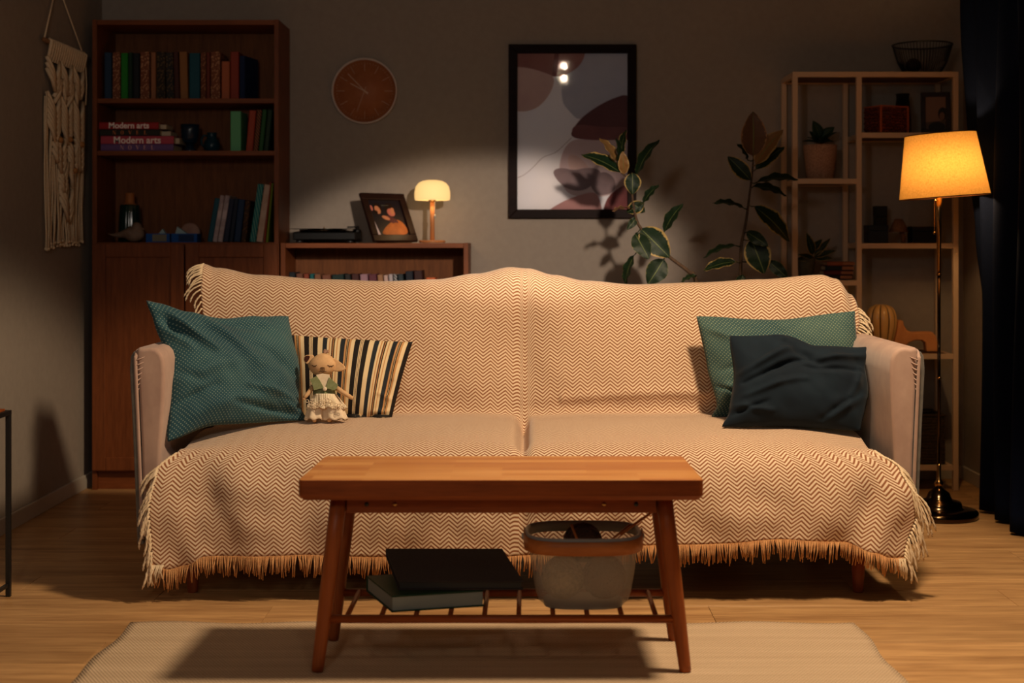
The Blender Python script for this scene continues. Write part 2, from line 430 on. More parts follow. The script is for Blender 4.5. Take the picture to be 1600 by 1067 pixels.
for k in (0, 1):
    xa, xb = (-hw+.004, -.003) if k == 0 else (.003, hw-.004)
    z0, z1, f = .085, 1.062, -BD/2; w_ = .058
    d = obj('door', MB().box((xa, f-.018, z0), (xa+w_, f-.001, z1)).box((xb-w_, f-.018, z0), (xb, f-.001, z1)).box((xa+w_, f-.018, z0), (xb-w_, f-.001, z0+w_)).box((xa+w_, f-.018, z1-w_), (xb-w_, f-.001, z1)), M_case, case, bevel=.003)
    obj('door_panel', MB().box((xa+w_, f-.008, z0+w_), (xb-w_, f-.002, z1-w_)), M_case, d)

cons, chw = bookcase('low_bookcase', 'low open reddish wood bookcase behind the sofa under table lamp', -1.082, -.272, 1.066, (.705, .38, .095))

# books -------------------------------------------------
BM = {}
def bcol(rgb, kind='plain', rgb2=None):
    k = (rgb, kind, rgb2)
    if k not in BM:
        nm = 'book_cover_%d' % len(BM)
        if kind == 'plain': BM[k] = base(nm, rgb, 0.55)
        elif kind == 'floral': BM[k] = floral(nm, rgb, rgb2, 130)
        elif kind == 'stripe': BM[k] = stripes(nm, rgb, rgb2, 70, 1.2)
        elif kind == 'marble': BM[k] = mottled(nm, rgb, rgb2, 12, .5, 0)
        elif kind == 'lines': BM[k] = stripes(nm, rgb, rgb2, 28, 3.0, .86)
    return BM[k]
M_page = base('book_pages', (196, 180, 154), 0.9)
def book(label, group, th, h, dep, m, loc, tilt=0.0, yaw=0.0, flat_=False, name='book', cat='book'):
    """upright: spine towards the camera, at loc = front centre of its foot"""
    t = thing(name, label, cat, loc, (0, tilt, yaw), group)
    if flat_:      # lying, spine to the camera: th = length along x, h = thickness
        mb = MB().box((-th/2, 0, 0), (th/2, dep, .003)).box((-th/2, 0, h-.003), (th/2, dep, h)).box((-th/2, 0, .003), (th/2, .004, h-.003))
        obj('cover', mb, m, t, bevel=.001, seg=1)
        obj('pages', MB().box((-th/2+.004, .004, .003), (th/2-.004, dep-.004, h-.003)), M_page, t)
    else:
        c = .0022
        mb = MB().box((-th/2, 0, 0), (-th/2+c, dep, h)).box((th/2-c, 0, 0), (th/2, dep, h)).box((-th/2+c, 0, 0), (th/2-c, .003, h))
        obj('cover', mb, m, t, bevel=.001, seg=1)
        obj('pages', MB().box((-th/2+c, .003, .003), (th/2-c, dep-.004, h-.004)), M_page, t)
    return t
def row_books(lst, zs, Yf, group, scale, gap=.0012):
    """lst: (px0, px1, pxtop_y, tilt_deg, mat, label) on a shelf of height zs"""
    for (a, b, yt, tilt, m, lab, dep) in lst:
        xa, xb = (a-CX)*Yf/FPX, (b-CX)*Yf/FPX; h = CAMZ-(yt-CY)*Yf/FPX-zs
        tr = math.radians(tilt); th = (xb-xa)-gap
        h = (h - th*abs(math.sin(tr)))/math.cos(tr)
        lift = th/2*abs(math.sin(tr))+.0005
        book(lab, group, th, h, dep, m, ((xa+xb)/2, Yf, zs+lift), tr)
q = lambda z: 130+z/4.848
G = 'books on the top bookcase shelf'
f1 = bcol((120, 70, 50), 'floral', (190, 140, 100)); f2 = bcol((46, 40, 34), 'floral', (110, 84, 54)); f3 = bcol((104, 58, 40), 'floral', (170, 120, 84))
row_books([
 (q(160), q(216), 82, 0, bcol((34, 58, 84)), 'slate blue book first on the left of the top shelf', .15),
 (q(222), q(281), 82, 0, f1, 'brown floral book between the blue and the bright green book', .15),
 (q(286), q(339), 83, 0, bcol((28, 128, 34)), 'bright green book on the top bookcase shelf', .15),
 (q(342), q(374), 82, 0, bcol((24, 50, 34)), 'dark green slim book right of the bright green one', .15),
 (q(378), q(427), 83, 0, bcol((26, 30, 36)), 'near black book between dark green and floral book', .15),
 (q(432), q(502), 81, 0, f1, 'wide brown floral book left of the slim tan book', .15),
 (q(512), q(551), 82, 0, bcol((150, 98, 66)), 'slim tan book left of two dark floral books', .15),
 (q(555), q(622), 81, 0, f2, 'dark floral book right of the slim tan book', .15),
 (q(630), q(688), 82, -1.2, bcol((44, 44, 44), 'floral', (112, 86, 56)), 'dark floral book left of the dark brown book', .15),
 (q(692), q(730), 81, -1.5, bcol((74, 40, 32)), 'dark brown book leaning beside the ochre one', .15),
 (q(736), q(796), 81, -1.5, bcol((144, 96, 52)), 'ochre tan book leaning left of the teal book', .15),
 (q(803), q(885), 83, 0, bcol((14, 74, 90)), 'wide teal book on the top bookcase shelf', .15),
 (q(889), q(930), 82, 0, f3, 'slim red brown floral book right of the teal book', .15),
 (q(933), q(961), 82, 0, bcol((110, 48, 34)), 'thin plain russet book between two floral books', .15),
 (q(965), q(1038), 81, 0, f1, 'wide floral book left of the short orange book', .15),
 (q(1048), q(1110), 96, 0, bcol((172, 92, 56)), 'short orange tan book shorter than its neighbours', .11),
 (q(1115), q(1180), 81, 0, bcol((140, 52, 34)), 'rust red book left of the navy volume', .15)], 1.690, BY+.05, G, 1)
# navy volume turned a little so its cover shows
bk = book('navy blue volume last on the right of the top shelf, cover turned', G, .024, .19, .15, bcol((18, 36, 72)), ((q(1205)-CX)*(BY+.05)/FPX, BY+.05, 1.6905), 0, -.20)
G = 'books at the right of the middle bookcase shelf'
row_books([
 (q(1115), q(1196), 174, 0, bcol((96, 170, 120)), 'mint green book standing on the middle shelf', .14),
 (q(1232), q(1284), 172, 5, bcol((158, 62, 38)), 'orange red book leaning right on the middle shelf', .14),
 (q(1288), q(1324), 171, 5.5, bcol((40, 26, 22), 'stripe', (150, 90, 60)), 'black and tan diagonally striped book on the middle shelf', .14),
 (q(1328), q(1362), 171, 5.5, bcol((34, 84, 40)), 'grass green slim book right of the striped book', .14),
 (q(1367), q(1405), 171, 5.5, bcol((26, 52, 30)), 'dark green book beside the right bookcase side', .14)], 1.464, BY+.05, G, 1)
q = lambda z: 130+z/4.267
G = 'books leaning on the lower bookcase shelf'
row_books([
 (q(826), q(862), 309, 10, bcol((16, 74, 92)), 'dark teal book first of the leaning row on lower shelf', .15),
 (q(862), q(893), 305, 9.5, bcol((196, 180, 182), 'marble', (120, 100, 104)), 'white marbled book, the left of two white ones', .15),
 (q(895), q(928), 305, 9.5, bcol((204, 188, 190), 'marble', (110, 92, 100)), 'white marbled book, the right one beside navy books', .15),
 (q(931), q(968), 310, 8.5, bcol((26, 34, 58)), 'navy book directly right of the white marbled books', .15),
 (q(970), q(1000), 310, 7.5, bcol((20, 30, 50)), 'midnight blue book in the middle of the navy books', .15),
 (q(1003), q(1048), 311, 6.5, bcol((16, 44, 78)), 'royal blue book left of the brown patterned book', .15),
 (q(1052), q(1086), 313, 6, bcol((58, 42, 30), 'floral', (110, 74, 44)), 'dark brown patterned book left of the teal geometric book', .15),
 (q(1108), q(1150), 287, 8.2, bcol((26, 108, 110), 'lines', (150, 190, 170)), 'tall teal book with pale zigzag lines', .16),
 (q(1153), q(1196), 288, 8.2, bcol((200, 176, 160), 'marble', (176, 140, 116)), 'tall pale pink and white book right of teal zigzag book', .16),
 (q(1200), q(1214), 284, 6, bcol((140, 60, 40)), 'thin rust book between pale book and olive book', .16),
 (q(1217), q(1232), 286, 5.5, bcol((110, 124, 30)), 'thin olive green book at the right end of the lower shelf', .16)], 1.068, BY+.05, G, 1)

# lying stack with lettering
def text_mesh(body, size, bold=0.0):
    cu = bpy.data.curves.new('lettering', 'FONT'); cu.body = body; cu.size = size; cu.offset = bold; cu.align_x = 'CENTER'; cu.align_y = 'CENTER'
    cu.extrude = .0002
    o = bpy.data.objects.new('lettering', cu); C.objects.link(o)
    dg = bpy.context.evaluated_depsgraph_get(); me = bpy.data.meshes.new_from_object(o.evaluated_get(dg))
    bpy.data.objects.remove(o); return me
def lettering(me, m, parent, loc):
    """every letter of the word becomes a part of its own"""
    nb = [[] for _ in me.vertices]
    for e in me.edges: nb[e.vertices[0]].append(e.vertices[1]); nb[e.vertices[1]].append(e.vertices[0])
    isl = [-1]*len(nb); k = 0
    for v0 in range(len(nb)):
        if isl[v0] >= 0: continue
        st = [v0]; isl[v0] = k
        while st:
            for b in nb[st.pop()]:
                if isl[b] < 0: isl[b] = k; st.append(b)
        k += 1
    rng = [[1e9, -1e9] for _ in range(k)]
    for v in me.vertices: r = rng[isl[v.index]]; r[0] = min(r[0], v.co.x); r[1] = max(r[1], v.co.x)
    grp = {}; cur = -1; end = -1e9
    for a in sorted(range(k), key=lambda a: rng[a][0]):      # pieces that overlap by more than half belong to one letter
        if rng[a][0] > end-.4*(rng[a][1]-rng[a][0]): cur += 1
        grp[a] = cur; end = max(end, rng[a][1])
    for g in range(cur+1):
        vs = [v.index for v in me.vertices if grp[isl[v.index]] == g]; mp = {v: i for i, v in enumerate(vs)}
        mb = MB().add([me.vertices[v].co for v in vs], [[mp[v] for v in p.vertices] for p in me.polygons if p.vertices[0] in mp])
        o = obj('letter', mb, m, parent); o.location = loc; o.rotation_euler = (PI/2, 0, 0)
SER = {'N': [[(0,0),(.18,0),(.18,.04),(0,.04)],[(.07,0),(.11,0),(.11,1),(.07,1)],[(.02,1),(.22,1),(.78,.0),(.62,0)],[(.69,0),(.73,0),(.73,1),(.69,1)],[(.62,.96),(.8,.96),(.8,1),(.62,1)]],
 'V': [[(.05,1),(.28,1),(.52,.22),(.42,0)],[(.42,0),(.50,.08),(.78,1),(.72,1)],[(0,.96),(.34,.96),(.34,1),(0,1)],[(.64,.96),(.86,.96),(.86,1),(.64,1)]],
 'E': [[(.08,0),(.26,0),(.26,1),(.08,1)],[(.0,0),(.62,0),(.62,.05),(0,.05)],[(0,.95),(.6,.95),(.6,1),(0,1)],[(.26,.48),(.48,.48),(.48,.53),(.26,.53)],[(.57,0),(.64,0),(.64,.26),(.61,.26)],[(.55,.78),(.59,.78),(.60,1),(.55,1)],[(.45,.38),(.49,.38),(.49,.62),(.45,.62)]],
 'L': [[(.08,0),(.26,0),(.26,1),(.08,1)],[(.0,0),(.62,0),(.62,.05),(0,.05)],[(0,.96),(.34,.96),(.34,1),(0,1)],[(.57,0),(.64,0),(.64,.28),(.61,.28)]]}
def serif_novel(H, pitch, y, m, parent, loc):
    x = -2*pitch
    for ch in 'NOVEL':
        mb = MB()
        if ch == 'O':
            n = 20
            for i in range(n):
                a, b = 2*PI*i/n, 2*PI*(i+1)/n
                P = [(.42+.36*math.cos(a), .5+.5*math.sin(a)), (.42+.36*math.cos(b), .5+.5*math.sin(b)), (.42+.19*math.cos(b), .5+.455*math.sin(b)), (.42+.19*math.cos(a), .5+.455*math.sin(a))]
                mb.flat([(x+(px-.4)*H, (pz-.5)*H) for px, pz in P], y)
        else:
            for P in SER[ch]: mb.flat([(x+(px-.4)*H, (pz-.5)*H) for px, pz in P], y-.00005)
        o = obj('letter', mb, m, parent, merge=(ch == 'O')); o.location = loc
        x += pitch
q = lambda z: 130+z/4.848
Yf = BY+.02
M_tw = base('white_print', (250, 236, 230), 0.6); M_tc = base('copper_print', (206, 116, 62), 0.5); M_tp = base('pink_print', (214, 160, 160), .6)
zc = 1.4645
for (a, b, h, rgb, lab, kind, ext) in [
  (q(132), q(684), .0295, (104, 76, 128), 'lilac book lettered NOVEL at the bottom of the lying stack', 'np', 0),
  (q(132), q(686), .0345, (176, 66, 84), 'rose pink book lettered Modern arts, second from the stack bottom', 'ma', .012),
  (q(122), q(580), .0285, (40, 38, 30), 'black book lettered NOVEL in copper, second from stack top', 'nc', .035),
  (q(120), q(572), .0290, (156, 34, 36), 'red book lettered Modern arts on top of the lying stack', 'mr', .02)]:
    xa, xb = (a-CX)*Yf/FPX, (b-CX)*Yf/FPX
    t = book(lab, 'lying art books on the middle bookcase shelf', xb-xa, h, .17, bcol(rgb), ((xa+xb)/2, Yf, zc), flat_=True)
    if ext:
        obj('inner_pages', MB().box(((xb-xa)/2-.01, .05, .004), ((xb-xa)/2+ext, .165, h-.006)), M_page, t)
    L = xb-xa
    if kind in ('ma', 'mr'):
        me = text_mesh('Modern arts', .041 if kind == 'ma' else .035, .0008)
        lettering(me, M_tw, t, (0, -.0006, h/2-.002 if kind == 'ma' else h/2))
    else:
        serif_novel(.0205 if kind == 'np' else .018, .0335 if kind == 'np' else .034, -.0006, M_tp if kind == 'np' else M_tc, t, (0.002, 0, h/2))
    zc += h+.0006

# goblet, small jug, lantern vase, bird, folded paper boxes, disc
M_dkblue = base('dark_blue_glaze', (16, 38, 58), .25, spec=.6)
def X_(px, Y): return (px-CX)*Y/FPX
Yv = BY+.12; s = FPX/Yv
t = thing('goblet', 'dark blue goblet standing beside the lying book stack', 'goblet', (X_(297, Yv), Yv, 1.4645))
obj('cup', MB().lathe([(.018, .036), (.030, .045), (.037, .065), (.040, .095), (.041, .122), (.0375, .122), (.034, .07), (.02, .048), (0, .046)], n=28), M_dkblue, t)
obj('foot', MB().lathe([(.030, 0), (.031, .008), (.020, .018), (.017, .036)], n=28), M_dkblue, t)
t = thing('jug', 'small dark blue jug with ring handle on the middle shelf', 'jug', (X_(331, Yv), Yv, 1.4645))
obj('body', MB().lathe([(.024, 0), (.034, .012), (.036, .03), (.032, .048), (.022, .06), (.020, .078), (.023, .086), (.019, .086), (.017, .06), (.0, .03)], n=28), base('petrol_glaze', (18, 52, 66), .28), t)
obj('handle', MB().tube([(-.018, -.004, .072), (-.034, -.006, .074), (-.045, -.006, .056), (-.042, -.005, .034), (-.032, -.003, .022)], .005), MATS['petrol_glaze'], t)

Yv = BY+.15
t = thing('lantern_vase', 'dark green ribbed ceramic bottle with round wooden stopper', 'vase', (X_(203, Yv), Yv, 1.0685))
M_green = base('bottle_green_glaze', (12, 46, 40), .12, spec=.8)
obj('body', MB().lathe([(.043, 0), (.048, .004), (.0485, .02), (.047, .08), (.044, .13), (.041, .160), (.038, .166), (.0, .168)], n=72, fn=lambda a, u: 1+.028*math.cos(a*18)), M_green, t)
obj('stopper', MB().lathe([(.030, .164), (.030, .168), (.024, .170), (.021, .176), (.021, .214), (.019, .218), (0, .219)], n=24), wood('stopper_wood', (150, 88, 44), (176, 110, 60), 'z'), t)
Yv = BY+.045
t = thing('bird_figurine', 'smooth grey brown wooden bird figurine left of blue paper boxes', 'figurine', (X_(206, Yv), Yv, 1.0685))
def birdfn(p):
    return p
bird = MB(); P = cr([(-.102, 0, .030), (-.08, 0, .028), (-.05, 0, .026), (-.02, 0, .032), (.008, 0, .042), (.026, 0, .060), (.040, 0, .074)], 20)
rad = [interp([(0, .003), (.15, .007), (.35, .020), (.55, .031), (.7, .036), (.85, .031), (.95, .022), (1, .010)], i/20) for i in range(21)]
# body
bird.ball((0.010, 0, .036), (.045, .030, .034), 24, 14)
bird.ball((.022, 0, .062), (.024, .022, .026), 20, 12)
bird.tube(cr([(.0, 0, .045), (-.03, 0, .036), (-.06, 0, .031), (-.085, 0, .0325), (-.108, 0, .038)], 12), [.034, .032, .029, .026, .022, .019, .016, .013, .010, .008, .006, .004, .002][:13], 14, flat=.75)
o = obj('body', bird, mottled('driftwood', (112, 92, 78), (134, 112, 96), 20, .55, 0), t)
b2 = o.modifiers.new('r', 'REMESH'); b2.mode = 'VOXEL'; b2.voxel_size = .0035; b2.use_smooth_shade = True
b2 = o.modifiers.new('s', 'SMOOTH'); b2.iterations = 8
obj('beak', MB().tube([(.042, 0, .060), (.056, 0, .056)], [.005, .0008], 8), MATS['driftwood'], t)

M_blue = base('royal_blue_paper', (12, 74, 150), .6); M_paper = base('pale_blue_paper', (150, 176, 184), .8); M_dkb = base('navy_paper', (12, 40, 84), .6)
def paper_box(label, a, b, peak, pz, Y):
    t = thing('paper_box', label, 'box', (X_((a+b)/2, Y), Y, 1.0685), (0, 0, 0), 'blue paper boxes on the lower bookcase shelf')
    h = (b-a)*Y/FPX/2; H = .038
    mb = MB()
    for lo, hi in (((-h, 0, 0), (h, .003, H)), ((-h, .07, 0), (h, .073, H)), ((-h, .003, 0), (-h+.003, .07, H)), ((h-.003, .003, 0), (h, .07, H))): mb.box(lo, hi)
    obj('tray', mb, M_blue, t); obj('bottom', MB().box((-h+.003, .003, 0), (h-.003, .07, .003)), M_dkb, t)
    obj('label_panel', MB().box((-h*.45, -.0015, .004), (h*.75, -.0002, H-.004)), M_dkb if pz > .06 else base('grey_label_%d' % a, (120, 116, 100), .7), t)
    pr = [(peak[0]*h, .006), (peak[1]*h, pz), (peak[2]*h, .006)]
    obj('folded_paper', MB().prism(pr, .02, .045), M_paper, t)
paper_box('blue paper box with small pale paper peak beside the bird', 228, 265, (-.55, .3, .95), .058, BY+.06)
paper_box('blue paper box with large pale folded paper peak', 268, 308, (-.95, -.65, .95), .068, BY+.06)
Yv = BY+.18
t = thing('round_box', 'round pinkish disc shaped ornament behind the blue paper boxes', 'ornament', (X_(298, Yv), Yv, 1.0685))
obj('disc', MB().lathe([(.0, -.014), (.036, -.014), (.042, -.009), (.042, .009), (.036, .014), (0, .014)], n=36, M=Matrix.Rotation(PI/2, 4, 'X')).__class__() if False else MB().lathe([(.0, -.014), (.038, -.014), (.043, -.009), (.043, .009), (.038, .014), (0, .014)], (0, 0, .043), 36, M=Matrix.Rotation(PI/2, 4, 'X')), mottled('pink_stone', (150, 112, 98), (172, 136, 120), 12, .6, 0), t, bevel=0)

# ------------------------------------------------------------------ low bookcase contents
q = lambda z: 430+z/4.706
G = 'books on the low bookcase behind the sofa'
cols = [((24, 34, 42), 'near black slim'), ((110, 72, 58), 'dusty brown'), ((130, 62, 44), 'russet'), ((20, 92, 96), 'bright teal'), ((124, 84, 62), 'tan brown'), ((116, 72, 56), 'cocoa'), ((22, 44, 44), 'dark green wide'),
        ((34, 34, 36), 'charcoal'), ((66, 36, 36), 'maroon brown'), ((150, 118, 134), 'lilac grey'), ((92, 48, 62), 'plum'), ((150, 112, 84), 'beige'), ((190, 164, 160), 'pale pink'), ((176, 168, 176), 'pale grey'),
        ((176, 176, 180), 'white striped'), ((40, 52, 60), 'slate'), ((20, 26, 40), 'midnight'), ((52, 24, 24), 'dark maroon'), ((196, 96, 52), 'short bright orange')]
spans = [(100, 150, 826), (152, 205, 836), (208, 250, 838), (253, 300, 838), (304, 365, 838), (370, 438, 843), (442, 535, 838), (538, 585, 838), (588, 645, 836), (650, 710, 838), (713, 775, 838), (778, 822, 842), (824, 858, 846),
         (861, 893, 840), (896, 925, 842), (928, 972, 838), (975, 1035, 816), (1038, 1105, 812), (1108, 1180, 862)]
for i, ((rgb, nm), (a, b, yt)) in enumerate(zip(cols, spans)):
    Yb = BY+.10; xa, xb = X_(q(a), Yb), X_(q(b), Yb); h = CAMZ-((250+yt/4.706)-CY)*Yb/FPX-.705
    tilt = 0 if i < 4 else -math.radians(4.5 if i < 16 else 3)
    th = xb-xa-.0035; h = (h-th*abs(math.sin(tilt)))/math.cos(tilt)
    m = bcol(rgb) if nm != 'white striped' else bcol(rgb, 'stripe', (40, 44, 60))
    if nm == 'short bright orange': tilt = 0
    nb = cols[i-1][1] if i else None
    book('%s book standing in the low bookcase%s' % (nm, (' right of the %s one' % nb) if nb else ' at its left end'), G, th, h, .13, m, ((xa+xb)/2, Yb, .7055+th/2*abs(math.sin(tilt))), tilt)

# record player
Zt = 1.0665
Yr = BY+.145
t = thing('record_player', 'black record player with vinyl disc on low bookcase', 'turntable', (X_(512, Yr), Yr, Zt))
M_blk = base('black_lacquer', (10, 10, 11), .3, spec=.3); M_vinyl = base('vinyl', (14, 14, 15), .18, spec=.7)
obj('plinth', MB().box((-.135, -.115, .012), (.135, .115, .046)), M_blk, t, bevel=.004)
for sx in (-1, 1):
    for sy in (-1, 1): obj('foot', MB().lathe([(.014, 0), (.016, .004), (.012, .012)], (sx*.11, sy*.09, 0), 16), M_black, t)
obj('platter', MB().lathe([(.10, .046), (.104, .050), (.104, .058), (.0, .058)], (-.02, 0, 0), 48), M_bronze, t)
obj('record', MB().lathe([(.0, .0585), (.15, .0600), (.15, .0618), (.045, .0605), (0, .0605)], (-.016, 0, 0), 64), M_vinyl, t)
obj('spindle', MB().tube([(-.016, 0, .060), (-.016, 0, .070)], .003), M_brass, t)
ta = obj('tonearm', MB().tube([(.12, .085, .064), (.12, .02, .070), (.095, -.05, .068)], .0035).lathe([(.018, .046), (.018, .056), (.008, .060), (.008, .074), (0, .075)], (.12, .085, 0), 20), M_black, t)

# photo frame, turned and leaning
def rot_frame(yaw, lean): return Matrix.Rotation(yaw, 4, 'Z') @ Matrix.Rotation(-lean, 4, 'X')
Mf = rot_frame(math.radians(42), math.radians(27))
ph = thing('photo_frame', 'dark framed couple photo leaning back beside the table lamp', 'photo frame', (X_(617, 6.22), 6.225, Zt+.001))
fw, fh, bw = .238, .238, .032
M_fr = wood('dark_frame_wood', (30, 16, 12), (44, 24, 18), 'x', .4)
mb = MB()
for lo, hi in (((-fw/2, -.016, 0), (fw/2, 0, bw)), ((-fw/2, -.016, fh-bw), (fw/2, 0, fh)), ((-fw/2, -.016, bw), (-fw/2+bw, 0, fh-bw)), ((fw/2-bw, -.016, bw), (fw/2, 0, fh-bw))): mb.box(lo, hi, 0, Mf)
obj('frame', mb, M_fr, ph, bevel=.003)
pm = [base('photo_dark', (30, 24, 30), .4), base('photo_skin', (196, 128, 92), .4), base('photo_hair', (34, 20, 16), .4), mottled('photo_orange', (150, 82, 38), (190, 108, 50), 14, .5, 0), base('photo_white', (196, 180, 186), .4), base('photo_plum', (84, 38, 44), .4), base('photo_pink', (190, 110, 96), .4)]
iw, ih = fw-2*bw, fh-2*bw
def ell(cx, cy, rx, ry, rot=0, n=18):
    return [(cx+rx*math.cos(2*PI*i/n)*math.cos(rot)-ry*math.sin(2*PI*i/n)*math.sin(rot), cy+rx*math.cos(2*PI*i/n)*math.sin(rot)+ry*math.sin(2*PI*i/n)*math.cos(rot)) for i in range(n)]
def in_photo(poly): return [(-iw/2+min(1, max(0, x))*iw, bw+min(1, max(0, yy))*ih) for x, yy in poly]
mb = MB().flat(in_photo([(0, 0), (1, 0), (1, 1), (0, 1)]), -.0040, 0, Mf)
for k, (poly, mi) in enumerate([
  (chaikin([(.02, .0), (.08, .30), (.30, .50), (.62, .55), (.6, .0)]), 0), ([(.02, .02), (.12, .02), (.02, .55)], 4),
  (ell(.26, .78, .13, .15), 2), (ell(.245, .73, .085, .12, .2), 1), (ell(.07, .78, .04, .08), 6), (ell(.16, .66, .07, .06), 2),
  (ell(.62, .76, .15, .17), 2), (ell(.64, .66, .12, .11, -.5), 6), (ell(.69, .70, .06, .10, -.3), 1),
  (chaikin([(.12, .0), (.30, .22), (.55, .38), (.78, .48), (.98, .30), (1.0, .0)]), 3), (chaikin([(.36, .50), (.48, .60), (.72, .48), (.80, .36), (.62, .32)]), 5),
  (ell(.43, .50, .12, .055, -.35), 1), (chaikin([(.55, .30), (.7, .40), (.9, .22), (.86, .1)]), 3)]):
    mb.flat(in_photo(poly), -.0041-.0001*k, mi, Mf)
obj('photograph', mb, pm, ph)
obj('backing', MB().box((-fw/2+.006, -.0035, .006), (fw/2-.006, 0.0, fh-.006), 0, Mf), M_black, ph)
obj('easel_leg', MB().box((-.02, .0, 0), (.02, .003, .17), 0, Matrix.Translation(Mf @ Vector((0, .002, .17))) @ Matrix.Rotation(math.radians(42), 4, 'Z') @ Matrix.Rotation(math.radians(8), 4, 'X') @ Matrix.Translation((0, 0, -.155))), M_black, ph)

# table lamp
Yl = 6.245
tl = thing('table_lamp', 'small wooden table lamp with glowing cream dome shade', 'lamp', (X_(675.5, Yl), Yl, Zt))
M_lampwood = wood('lamp_beech', (170, 108, 62), (196, 132, 82), 'z', .4)
obj('base', MB().lathe([(.0, 0), (.056, 0), (.058, .004), (.056, .011), (.0, .011)], n=40), M_lampwood, tl)
obj('stem', MB().lathe([(.0105, .011), (.010, .10), (.009, .185), (0, .186)], n=20), M_lampwood, tl)
def glow(name, rgb, strength, diff=(230, 200, 150)):
    m = base(name, diff, .6); b = m.node_tree.nodes['Principled BSDF']
    b.inputs['Emission Color'].default_value = (*lin(rgb), 1); b.inputs['Emission Strength'].default_value = strength; return m
M_dome = glow('opal_glass_lit', (255, 206, 128), .86)
dome = [(.074, .186), (.0775, .190), (.0785, .205), (.078, .225), (.073, .246), (.061, .262), (.044, .271), (.022, .275), (0, .276)]
obj('shade', MB().lathe([(.070, .187), (.0705, .205), (.069, .225), (.064, .24), (.05, .255), (0, .264)][::-1]+dome, n=48), M_dome, tl)
obj('bulb_holder', MB().lathe([(.016, .184), (.016, .200), (.010, .214), (0, .215)], n=16), M_brass, tl)
obj('pull_cord', MB().tube([(.012, -.012, .185), (.0125, -.013, .15), (.0125, -.013, .122)], .0009, 5), M_white, tl)
obj('pull_knob', MB().lathe([(0, .106), (.0038, .107), (.0042, .12), (.0025, .123), (0, .124)], (.0125, -.013, 0), 12), M_white, tl)
light('table_lamp_bulb', 'POINT', (X_(675.5, Yl), Yl, Zt+.165), .55, (1.0, .70, .36), shadow_soft_size=.03)

# ------------------------------------------------------------------ clock
Yw = YB-.001
t = thing('wall_clock', 'round wall clock with orange brown face and pale rim', 'clock', (X_(569.5, 6.41), Yw, CAMZ+(378-142)*6.41/FPX))
Ry = Matrix.Rotation(PI/2, 4, 'X')   # local z -> -y
rc = .1485
obj('case', MB().lathe([(0, 0), (rc-.004, 0), (rc, .004), (rc, .026), (rc-.003, .030), (rc-.0065, .030), (rc-.0075, .012), (0, .012)], n=72, M=Ry), base('clock_rim_grey', (206, 190, 182), .45), t)
obj('dial', MB().lathe([(0, .0125), (rc-.0078, .0125), (rc-.0078, .0135), (0, .0135)][::1], n=64, M=Ry), mottled('clock_face_orange', (156, 92, 56), (164, 100, 62), 30, .55, 0), t)
M_tick = base('clock_marks', (206, 176, 150), .5)
for k in range(12):
    a = 2*PI*k/12
    M = Matrix.Rotation(-a, 4, 'Y'); obj('hour_mark', MB().box((-.0007, -.0146, .090), (.0007, -.0137, .128), 0, M), M_tick, t)
for k in range(60):
    pass
mm = MB()
for k in range(60):
    if k % 5: mm.box((-.0005, -.0144, .1225), (.0005, -.0137, .128), 0, Matrix.Rotation(-2*PI*k/60, 4, 'Y'))
o = obj('minute_marks', mm, M_tick, t); o['kind'] = 'stuff'
def hand(name, ang, L, wd, y, back=.02):
    obj(name, MB().box((-wd, y-.001, -back), (wd, y, L), 0, Matrix.Rotation(ang, 4, 'Y')), M_tick, t)
hand('hour_hand', math.radians(-62), .072, .0014, -.016)
hand('minute_hand', math.radians(-44), .108, .0012, -.0175)
hand('second_hand', math.radians(200), .10, .0006, -.019)
obj('hub', MB().lathe([(0, .014), (.005, .014), (.005, .021), (0, .022)], n=16, M=Ry), M_tick, t)

# ------------------------------------------------------------------ framed art print
Yp = 6.40
xa, xb, za, zb = X_(794.5, Yp), X_(994.5, Yp), CAMZ+(378-341)*Yp/FPX, CAMZ+(378-69)*Yp/FPX
pt = thing('framed_print', 'large framed abstract print in mauve and grey on wall', 'picture', ((xa+xb)/2, YB-.001, (za+zb)/2))
hw_, hh_ = (xb-xa)/2, (zb-za)/2; b_ = .040
mb = MB()
for P in (((-hw_, -hh_), (hw_, -hh_), (hw_-b_, -hh_+b_), (-hw_+b_, -hh_+b_)), ((hw_, -hh_), (hw_, hh_), (hw_-b_, hh_-b_), (hw_-b_, -hh_+b_)), ((hw_, hh_), (-hw_, hh_), (-hw_+b_, hh_-b_), (hw_-b_, hh_-b_)), ((-hw_, hh_), (-hw_, -hh_), (-hw_+b_, -hh_+b_), (-hw_+b_, hh_-b_))):
    mb.prism(list(P), -.030, 0)
M_bf = wood('black_brown_frame', (20, 10, 10), (34, 18, 16), 'x', .42); M_bf.node_tree.nodes['Principled BSDF'].inputs['Specular IOR Level'].default_value = .04
obj('frame', mb, M_bf, pt, bevel=.002)
def ap(x, yy):      # zoomed print pixels to metres on the sheet
    px, py = 500+x/2.668, 60+yy/2.668
    return (min(hw_-.03, max(-hw_+.03, (px-894.5)*Yp/FPX)), min(hh_-.03, max(-hh_+.03, (205-py)*Yp/FPX)))
